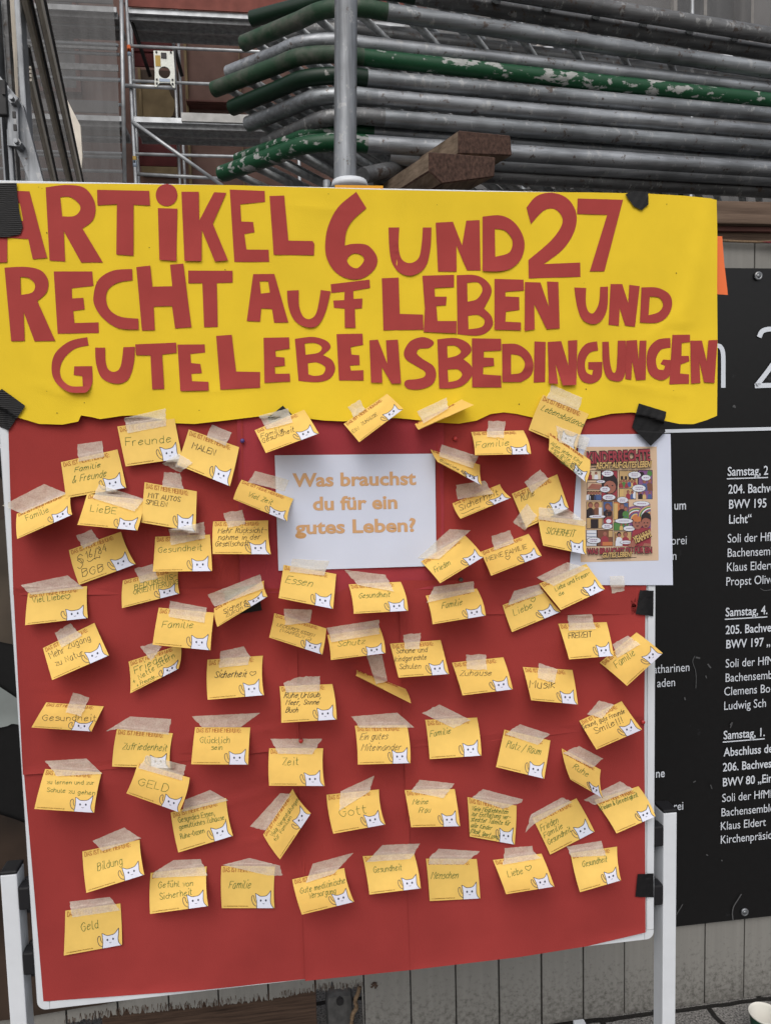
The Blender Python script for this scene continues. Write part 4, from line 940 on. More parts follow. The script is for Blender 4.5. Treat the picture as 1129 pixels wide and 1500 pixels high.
# ------------------------------------------------------------------ single-stroke handwriting
GL = {'A':(6,'02 38 62|14 54'),'B':(6,'02 08|~08 38 57 36 05|~05 46 54 43 32 02'),'C':(6,'~57 38 16 05 04 22 42 53'),'D':(6,'02 08|~08 38 56 54 32 02'),'E':(5,'58 08 02 52|05 45'),'F':(5,'58 08 02|05 45'),
'G':(6,'~57 38 06 04 22 42 54|55 35'),'H':(6,'02 08|52 58|05 55'),'I':(2,'12 18'),'J':(5,'~48 43 22 03'),'K':(5,'02 08|48 05 52'),'L':(5,'08 02 42'),'M':(7,'02 08 35 68 62'),'N':(6,'02 08 52 58'),'O':(6,'~38 16 04 32 54 56 38'),
'P':(5,'02 08|~08 38 57 36 05'),'R':(5,'02 08|~08 38 57 36 05|25 52'),'S':(5,'~57 28 07 25 44 53 32 03'),'T':(6,'08 68|38 32'),'U':(6,'~08 04 22 42 54 58'),'V':(6,'08 32 68'),'W':(8,'08 22 46 62 88'),'X':(5,'08 52|02 58'),'Y':(6,'08 35 68|35 32'),'Z':(5,'08 58 02 52'),
'a':(5,'~46 26 04 12 32 45|45 42'),'b':(5,'08 02|~04 26 45 43 22 03'),'c':(4,'~45 26 04 22 43'),'d':(5,'~45 26 04 22 43|48 42'),'e':(5,'~04 45 26 04 12 43'),'f':(4,'~48 28 26 22|06 46'),'g':(5,'~45 26 04 22 43|~46 41 20 01'),'h':(5,'08 02|~04 26 45 42'),
'i':(2,'16 12|18 19'),'j':(3,'~26 21 00|28 29'),'k':(5,'08 02|46 04 42'),'l':(2,'~08 03 12 22'),'m':(7,'06 02|~04 26 35 32|~34 56 65 62'),'n':(5,'06 02|~04 26 45 42'),'o':(5,'~26 05 03 22 43 45 26'),'p':(5,'06 00|~05 26 45 43 22 03'),
'r':(4,'06 02|~04 16 36'),'s':(4,'~45 26 05 34 43 22 02'),'t':(4,'~18 13 22 32|06 36'),'u':(5,'~06 03 22 42|46 42'),'v':(4,'06 22 46'),'w':(6,'06 12 35 52 66'),'x':(4,'06 42|02 46'),'y':(5,'06 23|46 23 00'),'z':(4,'06 46 02 42'),
'ä':(5,'~46 26 04 12 32 45|45 42|18 19|38 39'),'ö':(5,'~26 05 03 22 43 45 26|18 19|38 39'),'ü':(5,'~06 03 22 42|46 42|18 19|38 39'),'Ü':(6,'~07 04 22 42 54 57|18 19|48 49'),'ß':(5,'~02 07 28 36 25 44 32 12'),
'.':(2,'12 13'),',':(2,'12 00'),'-':(4,'05 45'),'/':(5,'01 58'),'&':(6,'~52 17 38 27 03 12 22 54'),'+':(5,'26 22|04 44'),':':(2,'12 13|15 16'),'!':(2,'13 18|12 11'),'§':(5,'~47 28 06 45 43 25 05 33|~33 42 20 01'),'(':(3,'~28 06 04 20'),')':(3,'~08 26 24 00'),
'1':(3,'06 28 22'),'4':(5,'48 04 54|46 42'),'6':(5,'~48 15 03 22 43 34 04'),'8':(5,'~28 07 26 44 32 22 03 25 46 37 28'),'♡':(7,'~32 05 07 18 37 58 67 65 32'),'~':(14,'~05 13 33 54 63 54 74 93 95'),'☺':(5,'17 18|47 48|~04 22 42 54'),' ':(3,'')}
def strokes(s, rng, jit=.28):
    """(polylines in glyph units with baseline 0, cap height 6; total width)"""
    x = 0; out = []
    for ch in s:
        wd, d = GL.get(ch, GL['e'])
        jx, jy, sc = rng.uniform(-jit, jit), rng.uniform(-jit, jit), 1+rng.uniform(-jit, jit)*.35
        for st in d.split('|'):
            if not st: continue
            sm = st[0] == '~'; st = st.lstrip('~')
            P = [(x+jx+(int(t[0])+rng.uniform(-jit,jit)*.45), ((int(t[1])-2)*sc+jy+rng.uniform(-jit,jit)*.45)) for t in st.split()]
            if sm and len(P) > 2: P = [tuple(v) for v in catmull([(a, b, 0) for a, b in P], 4)]
            out.append([(p[0], p[1]) for p in P])
        x += wd+1.25
    return out, x-1.25
def line_px(s, a, b, h, rng, jit=.28, slant=.12):
    """strokes laid along the measured baseline a->b in photo pixels, cap height h"""
    st, wd = strokes(s, rng, jit); A, B = Vector(a), Vector(b); t = (B-A).normalized(); L = (B-A).length; n = Vector((t.y, -t.x)); kx = L/wd; ky = h/6
    return [[A+t*((p[0])*kx+p[1]*ky*slant)+n*(p[1]*ky) for p in l] for l in st]
# ------------------------------------------------------------------ note cards
LCARD = .0772
CAT = [(1-(1-u_)*1.12, 1-(1-v_)*1.17) for u_, v_ in [(.700,1.0),(.705,.88),(.700,.80),(.690,.70),(.715,.715),(.765,.755),(.82,.757),(.875,.745),(.915,.70),(.950,.64),(.945,.76),(.938,.85),(.948,.93),(.985,1.0)]]
def SC(P): return [(1-(1-u_)*1.12, 1-(1-v_)*1.17) for u_, v_ in P]
class Card: pass
def surface(c):
    TL, TR, BR, BL = [Vector(p) for p in c.q]
    bx = c.bend
    def pq(u, v):
        p = (TL*(1-u)+TR*u)*(1-v)+(BL*(1-u)+BR*u)*v
        return p + Vector((bx, 0))*(4*v*(1-v))*(.6+.4*u)
    def inv(p):
        u, v = .5, .5; p = Vector(p)
        for _ in range(14):
            r = pq(u, v)-p
            if r.length < 1e-3: break
            du = (pq(u+1e-3, v)-pq(u, v))/1e-3; dv = (pq(u, v+1e-3)-pq(u, v))/1e-3
            D = du.x*dv.y-du.y*dv.x
            if abs(D) < 1e-9: break
            u -= (r.x*dv.y-r.y*dv.x)/D; v -= (du.x*r.y-du.y*r.x)/D
            u = max(-.6, min(1.6, u)); v = max(-.6, min(1.6, v))
        return u, v
    def h(u, v):
        v = max(0, min(1.1, v)); u = max(-.1, min(1.1, u))
        return c.base*(1-c.tilt*v)+(c.lift0*(1-u)+c.lift1*u)*(v**c.pw)+c.curl*max(0, u-.72)**2*max(0, 1-v*1.6)
    return pq, inv, h
def fit_lift(a, b, base):
    """how far the free corner stands off the board for the card's true height to project to the measured one"""
    A = onboard(*a, base); best = 0.004
    prev = None
    k = .002
    while k < .072:
        d = (onboard(*b, base+k)-A).length
        if d >= LCARD: return max(.004, k)
        k += .001
    return .06
def make_card(rg, q, texts, ink, label, lift=None, bend=None, curl=0.0, pw=1.55, draw=True, low=True):
    rng = random.Random(label); c = Card(); c.q = [px(rg, p) if not isinstance(p[0], str) else px(p[0], p[1]) for p in q]
    c.pw = pw; c.curl = curl; c.bend = rng.uniform(-2.6, 2.6) if bend is None else bend; c.tilt = 0
    TL, TR, BR, BL = [Vector(p) for p in c.q]
    c.base = max(top_h(*(TL*(1-t)+TR*t+Vector((0,2)))) for t in (.1,.3,.5,.7,.9))+.0016
    if lift is None: c.lift0, c.lift1 = fit_lift(TL, BL, c.base), fit_lift(TR, BR, c.base); m = (c.lift0+c.lift1)/2; c.lift0 = .5*c.lift0+.5*m; c.lift1 = .5*c.lift1+.5*m
    elif isinstance(lift, tuple): c.lift0, c.lift1 = lift
    else: c.lift0 = c.lift1 = lift
    pq, inv, h = surface(c)
    viol = 0
    for i in range(9):
        for j in range(9):
            p = pq(i/8, j/8); viol = max(viol, top_h(p.x, p.y)+.0011-h(i/8, j/8))
    if viol > 0:
        # first stand the lower part further off, then raise the whole card by what is left
        add = min(viol*1.1, .012); c.lift0 += add; c.lift1 += add; viol = 0
        for i in range(9):
            for j in range(9):
                p = pq(i/8, j/8); viol = max(viol, top_h(p.x, p.y)+.0011-h(i/8, j/8))
        if viol > 0: c.base += viol
        if viol > .004: print('RAISED', label, round(viol, 4))
    NU, NV = 10, 18; V = []; Fc = []
    for j in range(NV+1):
        for i in range(NU+1):
            p = pq(i/NU, j/NV); V.append(onboard(p.x, p.y, h(i/NU, j/NV)))
    for j in range(NV):
        for i in range(NU): a = j*(NU+1)+i; Fc.append((a, a+NU+1, a+NU+2, a+1))
    o = mk('note_card', V, Fc, m_card, smooth=True)
    props(o, label, 'note card', 'yellow note cards taped to the board')
    poly = [tuple(pq(k/6, 0)) for k in range(6)]+[tuple(pq(1, k/6)) for k in range(6)]+[tuple(pq(1-k/6, 1)) for k in range(6)]+[tuple(pq(0, 1-k/6)) for k in range(6)]
    def lay(x, y):
        u, v = inv((x, y)); return h(u, v)
    add_layer(poly, lay)
    def on(x, y, e=.00045):
        u, v = inv((x, y)); return onboard(x, y, h(u, v)+e)
    def onuv(u, v, e=.00045):
        p = pq(u, v); return onboard(p.x, p.y, h(u, v)+e)
    # printed heading
    st, wd = strokes('DAS IST MEINE MEINUNG:', rng, .06); w = MB()
    for l in st:
        P = [(.04+.80*x/wd, .140-.108*y/6) for x, y in l]
        P2 = [pq(*p) for p in P]; v, f = ribbon2d(P2, .66); w.add([on(p.x, p.y) for p in v], f)
    w.build('heading', m_head, o)
    st, wd = strokes('www.stadtderkinder-frankfurt.de', rng, .02); w = MB()
    for l in st:
        P2 = [pq(.04+.46*x/wd, .962-.022*y/6) for x, y in l]; v, f = ribbon2d(P2, .42); w.add([on(p.x, p.y) for p in v], f)
    w.build('small_print', m_small, o)
    if draw:
        bm = slice_grid(flat_fill([[(u, 1-v) for u, v in CAT]]), (.25, .035)); bm.verts.index_update()
        V = [onuv(q_.co.x, 1-q_.co.y, .00032) for q_ in bm.verts]; Fc = [tuple(x.index for x in f.verts) for f in bm.faces]; bm.free()
        dr = mk('drawing', V, Fc, m_cat, o)
        w = MB()
        def ln(P, wdt=.8, closed=False):
            P2 = [pq(*p) for p in (catmull(P, 4) if len(P) > 3 else P)]; v, f = ribbon2d(P2, wdt); w.add([on(p.x, p.y, .0006) for p in v], f)
        for a in (CAT[:4], CAT[3:10], CAT[9:]): ln([(x, y) for x, y in a], .8)
        ln(SC([(.700,.965),(.655,.93),(.628,.86),(.622,.79),(.640,.745),(.662,.76),(.668,.82),(.690,.88)]), .8)
        for ex_, ey_ in SC(((.775,.845),(.862,.842))):
            w.add([on(*(pq(ex_, ey_)+Vector((1.35*math.cos(k*.785), 1.7*math.sin(k*.785)))), .0006) for k in range(8)], [tuple(range(8))])
        ln(SC([(.805,.905),(.82,.915),(.835,.905)]), .6)
        w.build('outline', m_catline, dr)
    # handwriting
    if texts:
        jt_, sl_ = rng.uniform(.16, .32), rng.uniform(.0, .4)
        w = MB(); wdt = .95 if ink == 'K' else .7
        for (s, x0, y0, x1, y1, hh) in texts:
            a, b = px(rg, (x0, y0)), px(rg, (x1, y1)); hgt = hh/REG[rg][2]*.86
            for l in line_px(s, a, b, hgt, rng, jt_, sl_):
                v, f = ribbon2d(l, min(wdt, max(.55, hgt*.115))); w.add([on(p.x, p.y) for p in v], f)
        w.build('handwriting', m_green if ink == 'g' else m_ink, o)
    return o
def tape(rg, pts, label, m=None, name='tape_strip', cat='tape', group='masking tape strips on the board', rag=.9, pad=.0009, step=4):
    m = m or m_tape; rng = random.Random(label)
    P = [Vector(px(rg, p)) if not isinstance(p[0], str) else Vector(px(p[0], p[1])) for p in pts]
    poly = []; n = len(P)
    for i in range(n):
        a, b = P[i], P[(i+1) % n]; k = max(1, int((b-a).length/3.2)); nn = (b-a).normalized(); nn = Vector((-nn.y, nn.x))
        short = (b-a).length < 30
        for j in range(k):
            p = a+(b-a)*(j/k); 
            if j: p = p+nn*rng.uniform(-rag, rag)*(1.0 if short else .25)
            poly.append((p.x, p.y))
    cache = {}
    def hf(x, y):
        h = top_h(x, y)
        for k in range(8): h = max(h, top_h(x+3.5*math.cos(k*.785), y+3.5*math.sin(k*.785)))
        return h+pad+.0003*math.sin(x*.5+y*.3)
    v, f = warp(slice_grid(flat_fill([poly]), step), lambda x, y: onboard(x, y, hf(x, y)))
    o = mk(name, v, f, m, smooth=True); props(o, label, cat, group)
    if m is not m_tape:
        vals = {}
        add_layer(poly, lambda x, y: hf_fixed(x, y, poly, base_fn))  if False else None
    return o
def duct(rg, pts, label, ridged=False):
    global _n
    snapshot = list(LAYERS)
    o = tape(rg, pts, label, m_ductr if ridged else m_duct, 'duct_tape', 'tape', 'black cloth tape patches', .35, .0036, 4)
    P = [Vector(px(rg, p)) for p in pts]; poly = [tuple(p) for p in P]
    hs = [top_h(p.x, p.y) for p in P]; 
    def hfn(x, y, snap=snapshot):
        h = .0028
        for L in snap:
            if L[0] <= x <= L[2] and L[1] <= y <= L[3]:
                v = L[4](x, y)
                if v is not None and v > h: h = v
        return h+.0046
    add_layer(poly, hfn); return o
def ridged_mat():
    m = mat('ribbed_black_duct_tape', (.011,.011,.012), .5, 0, .3); t = m.node_tree; b = t.nodes['Principled BSDF']
    tc = t.nodes.new('ShaderNodeTexCoord'); wv = t.nodes.new('ShaderNodeTexWave'); wv.bands_direction = 'Z'; wv.inputs['Scale'].default_value = 95; wv.inputs['Distortion'].default_value = 1.2
    t.links.new(tc.outputs['Object'], wv.inputs['Vector']); bp = t.nodes.new('ShaderNodeBump'); bp.inputs['Strength'].default_value = .8; bp.inputs['Distance'].default_value = .0015
    t.links.new(wv.outputs['Fac'], bp.inputs['Height']); t.links.new(bp.outputs['Normal'], b.inputs['Normal']); return m
m_ductr = ridged_mat()

# white sheets
def quad_sheet(name, q, h0, m, label, cat, step=10, amp=.0008):
    c = [(q[i][0], q[i][1]) for i in range(4)]
    def hf(x, y): return h0+amp*(1+math.sin(x*.05+y*.02))*.5+amp*.6*(1+math.sin(y*.09+x*.03))*.5
    o = sheet(name, c, hf, m, step); props(o, label, cat); return o, hf
qs, qh = quad_sheet('question_sheet', ((402.5,667),(637,664.5),(639,829),(408,836)), .0085, m_paper, 'white printed sheet asking a question in tan letters', 'paper sheet')
def sheet_text(s, a, b, hcap, fn, m, parent, bold=0.0, e=.0004, name='lettering', skew=0.0, step=12, tall=None):
    bm = text2d(s, bold); xs = [v.co.x for v in bm.verts]; x0, x1 = min(xs), max(xs); A, B = Vector(a), Vector(b); t = (B-A).normalized(); n = Vector((t.y, -t.x)); L = (B-A).length
    for v in bm.verts:
        k = v.co.y/CAPH*hcap; p = A+t*((v.co.x-x0)/(x1-x0)*L+k*skew)+n*k; v.co = Vector((p.x, p.y, 0))
    bmesh.ops.recalc_face_normals(bm, faces=bm.faces)
    for f in bm.faces:
        f.normal_update()
    bm2 = slice_grid(bm, step); v, f = warp(bm2, lambda x, y: onboard(x, y, fn(x, y)+e)); return mk(name, v, f, m, parent)
for s, a, b in (('Was brauchst', (170,630), (968,616)), ('du für ein', (302,782), (847,770)), ('gutes Leben?', (187,936), (966,918))):
    a, b = px('C', a), px('C', b)
    sheet_text(s, a, b, 18.6, qh, m_orangeline, qs, .030, .0003); sheet_text(s, (a[0]+.25,a[1]), (b[0]-.25,b[1]), 18.6, qh, m_tan, qs, .018, .0006)
ps, ph = quad_sheet('comic_poster', ((848,636.5),(981.5,635.5),(985,857),(832,857)), .0062, m_paper, 'white sheet with a printed colourful comic page about children\'s rights', 'poster')
# comic page: generic panels, speech bubbles and lettering in the photograph's colours
CM = {k: mat('comic_'+k+'_print', v, .8) for k, v in dict(cream=(.58,.42,.29), black=(.03,.022,.025), red=(.28,.045,.06), yellow=(.54,.37,.15), white=(.60,.62,.68), skin=(.30,.12,.09), brown=(.17,.075,.05), blue=(.07,.11,.25), ochre=(.46,.31,.15), green=(.08,.20,.06), orange=(.48,.17,.07), violet=(.20,.09,.22), pale=(.56,.48,.36)).items()}
lvl = [0]
def cpoly(pts, col, e, reg='P', name='print', smoothp=False):
    pts = [px(reg, p) for p in pts]
    if smoothp: pts = [tuple(v) for v in catmull(pts, 4, True)]
    return pts, col, e
CP_ = {}
def cadd(pts, col, e, smoothp=False):
    P = [px('P', p) for p in pts]
    if smoothp: P = [(v.x, v.y) for v in catmull([(a, b, 0) for a, b in P], 4, True)]
    bm = slice_grid(flat_fill([P]), 12); v, f = warp(bm, lambda x, y: onboard(x, y, ph(x, y)+e)); CP_.setdefault(col, MB()).add(v, f)
def crect(x0, y0, x1, y1, col, e): cadd([(x0,y0),(x1,y0),(x1,y1),(x0,y1)], col, e)
def cell(cx, cy, rx, ry, col, e, n=12): cadd([(cx+rx*math.cos(k*2*math.pi/n), cy+ry*math.sin(k*2*math.pi/n)) for k in range(n)], col, e)
cadd([(85,160),(758,158),(776,1245),(32,1262),(36,300)], 'cream', .0003)
def panel(x0, y0, x1, y1, bgc):
    crect(x0, y0, x1, y1, 'black', .0005); crect(x0+5, y0+5, x1-5, y1-5, bgc, .0007)
def figure(cx, top, hgt, body, hair='brown', skin='skin'):
    r = hgt*.16
    cadd([(cx-r*1.6,top+hgt),(cx-r*1.5,top+hgt*.5),(cx-r*.6,top+hgt*.36),(cx+r*.6,top+hgt*.36),(cx+r*1.5,top+hgt*.5),(cx+r*1.6,top+hgt)], body, .0009)
    cell(cx, top+hgt*.17, r*1.05, r*1.2, hair, .0010); cell(cx+r*.1, top+hgt*.22, r*.75, r*.9, skin, .0012)
def bubble(cx, cy, rx, ry, txt=2):
    n = 26; cadd([(cx+rx*1.04*math.cos(k*2*math.pi/n), cy+ry*1.10*math.sin(k*2*math.pi/n)) for k in range(n)], 'black', .0015)
    cadd([(cx+rx*(1+.05*(k % 2))*math.cos(k*2*math.pi/n)*.96, cy+ry*(1+.05*(k % 2))*math.sin(k*2*math.pi/n)*.95) for k in range(n)], 'white', .0018)
    for j in range(txt):
        yy = cy+(j-(txt-1)/2)*ry*.55
        x = cx-rx*.5
        while x < cx+rx*.5:
            l = 6+((x*7+yy) % 9); crect(x, yy-3.5, min(x+l, cx+rx*.55), yy+3.5, 'violet', .0020); x += l+5
panel(90,385,228,480,'pale'); panel(228,385,385,680,'red'); panel(90,500,240,570,'cream'); panel(90,580,222,672,'ochre')
panel(396,385,580,550,'ochre'); panel(580,382,718,660,'violet'); panel(396,556,560,662,'ochre')
panel(86,682,240,942,'ochre'); panel(246,682,338,942,'blue'); panel(345,682,492,860,'orange'); panel(345,880,490,962,'green')
panel(84,952,188,1110,'white'); panel(188,952,340,1110,'brown'); panel(346,968,520,1110,'ochre')
figure(122,395,78,'red'); figure(180,398,76,'white'); crect(95,470,222,475,'brown',.0011)
cadd([(235,470),(300,395),(380,470),(380,560),(330,610),(260,600),(235,540)], 'black', .0009, True); cell(310,545,60,62,'skin',.0011); cell(285,530,9,6,'black',.0013); cell(335,530,9,6,'black',.0013); cadd([(250,625),(310,605),(380,640),(380,676),(235,676)], 'brown', .0011)
cadd([(95,560),(140,510),(235,520),(235,566)], 'skin', .0009); 
for k, b in enumerate(('white','black','black','blue','blue')): figure(106+k*26, 586, 82, b)
for k, b in enumerate(('red','green','red','blue','yellow','red')): figure(418+k*26, 470 if k % 2 else 480, 72, b)
for k in range(4): crect(415+k*38, 440, 437+k*38, 475, 'black', .0009)
cell(612,420,26,24,'black',.0009); cell(690,415,24,30,'green',.0009); figure(640,470,110,'blue'); figure(690,460,120,'brown'); figure(640,590,68,'yellow'); figure(605,580,76,'black'); figure(690,585,72,'blue')
figure(485,575,84,'red'); figure(525,580,78,'blue'); crect(405,566,440,655,'yellow',.0009); crect(532,566,556,655,'white',.0009)
figure(125,690,150,'black'); figure(185,690,150,'brown'); crect(128,850,202,936,'black',.0011); crect(205,740,235,830,'white',.0011)
figure(290,700,170,'black'); cell(295,870,45,38,'red',.0009); cell(300,870,25,20,'white',.0011); figure(310,720,120,'brown')
crect(350,700,385,855,'yellow',.0009); crect(440,695,485,855,'blue',.0009); figure(425,700,150,'black'); figure(462,730,120,'green'); 
figure(420,890,66,'yellow'); figure(460,885,72,'blue')
for k in range(3): crect(92, 985+k*30, 180, 989+k*30, 'blue', .0009)
figure(262,960,145,'red'); crect(240,1068,336,1104,'orange',.0013); crect(300,960,336,1020,'ochre',.0009)
figure(398,975,132,'white','black'); crect(360,985,372,1100,'brown',.0009); figure(460,970,138,'red')
# big picture: two children before rainbow arcs
cadd([(494,735),(560,722),(620,748),(690,722),(700,760),(702,1110),(510,1110),(494,960)], 'violet', .0005)
for k, col in enumerate(('violet','ochre','green','white','red','blue','yellow','orange')):
    r = 128-k*12
    for cx, cy in ((565,850),(700,830)):
        cadd([(max(496, min(698, cx+r*math.cos(math.pi+a*math.pi/12))), cy+r*.95*math.sin(math.pi+a*math.pi/12)) for a in range(13)], col, .0007+.00012*k+(.001 if cx > 600 else 0))
cadd([(500,1110),(530,960),(600,930),(700,940),(702,1110)], 'red', .0030); cell(575,890,48,58,'skin',.0036); cell(575,850,46,26,'orange',.0039); cell(655,880,44,58,'skin',.0036); cadd([(610,880),(615,810),(655,785),(698,810),(700,880),(690,850),(650,838),(622,852)], 'black', .0042, True)
for cx in (557,590,640,670): cell(cx,885,6,5,'black',.0042)
for cx in (575,657): cell(cx,915,14,4,'black',.0042)
cadd([(480,1115),(560,1010),(600,1030),(545,1118)], 'skin', .0040); cadd([(620,1110),(640,1080),(700,1085),(702,1112)], 'skin', .0040)
for b in ((290,415,56,30),(224,492,42,14,1),(265,566,48,28),(302,642,62,28),(547,428,60,32),(655,455,44,28,1),(588,556,64,34),(432,668,52,30),(612,703,78,24,1),(190,826,78,15,1),(445,868,86,24,1),(284,920,50,26),(496,940,56,26,1),(158,1054,66,30),(465,1072,58,17,1)): 
    bubble(*b[:4], *(b[4:] or (2,)))
pr = None
allp = MB(); names = list(CP_)
for i, col in enumerate(names): allp.add(CP_[col].v, CP_[col].f, i)
allp.build('page_print', [CM[c] for c in names], ps)
def ctext(s, a, b, hcap, fill, bold=.03, skew=.0, e=.0046):
    a, b = px('P', a), px('P', b); h = hcap/6.521
    sheet_text(s, a, b, h, ph, CM['black'], ps, bold+.055, e, 'lettering', skew); sheet_text(s, a, b, h, ph, CM[fill], ps, bold, e+.0004, 'lettering', skew)
ctext('KINDERRECHTE', (92,318), (700,290), 102, 'red', .035)
ctext('RECHT·AUF·GUTES·LEBEN!', (182,368), (708,352), 56, 'yellow', .03, .15, .0056)
ctext('WAS BRAUCHST DU FÜR EIN', (92,1185), (716,1172), 52, 'red', .035)
ctext('GUTES LEBEN?', (238,1218), (520,1206), 44, 'yellow', .03, .15, .0056)
ctext('YEAHHH!', (548,1085), (712,1010), 62, 'yellow', .04, .1, .0056)
cadd([(185,1230),(565,1212),(565,1217),(185,1236)], 'black', .0006); 
w = MB(); bm = slice_grid(flat_fill([[px('P', p) for p in ((188,1232),(565,1213),(565,1218),(188,1238))]]), 12); v, f = warp(bm, lambda x, y: onboard(x, y, ph(x, y)+.0008)); w.add(v, f)
bm = slice_grid(flat_fill([[px('P', p) for p in ((92,362),(180,352),(180,358),(92,368))]]), 12); v, f = warp(bm, lambda x, y: onboard(x, y, ph(x, y)+.0008)); w.add(v, f); w.build('underline', CM['black'], ps)
# keep later layers clear of the print
LAYERS[-1] = (*LAYERS[-1][:4], (lambda fn: (lambda x, y: (lambda v: None if v is None else v+.0058)(fn(x, y))))(LAYERS[-1][4]))

# black cloth tape patches
duct('q', ((-60,88),(78,88),(82,155),(92,230),(106,290),(96,322),(30,338),(-60,336)), 'ribbed black tape patch over the banner\'s upper left corner', True)
duct('q', ((10,1033),(118,1112),(40,1225),(-40,1190),(-30,1060)), 'ribbed black tape patch on the banner\'s lower left corner', True)
duct('s', ((566,92),(590,80),(655,82),(656,130),(630,152),(600,138)), 'small crumpled black tape piece on the banner\'s top edge')
duct('E', ((665,132),(838,185),(822,265),(832,310),(740,400),(622,282)), 'large black tape diamond above the comic poster')
duct('E', ((672,1305),(758,1308),(756,1470),(645,1455)), 'black tape patch on the frame just below the comic poster')
duct('O', ((765,708),(868,703),(869,858),(750,855)), 'black tape patch folded round the frame beside the lower right clip')
duct('C', ((108,106),(168,165),(60,238),(5,190)), 'black tape piece under the Familie Gesundheit note at the banner edge')
duct('B', ((595,1296),(830,1240),(862,1425),(640,1462)), 'black tape piece hidden under the Sichere Zukunft note')

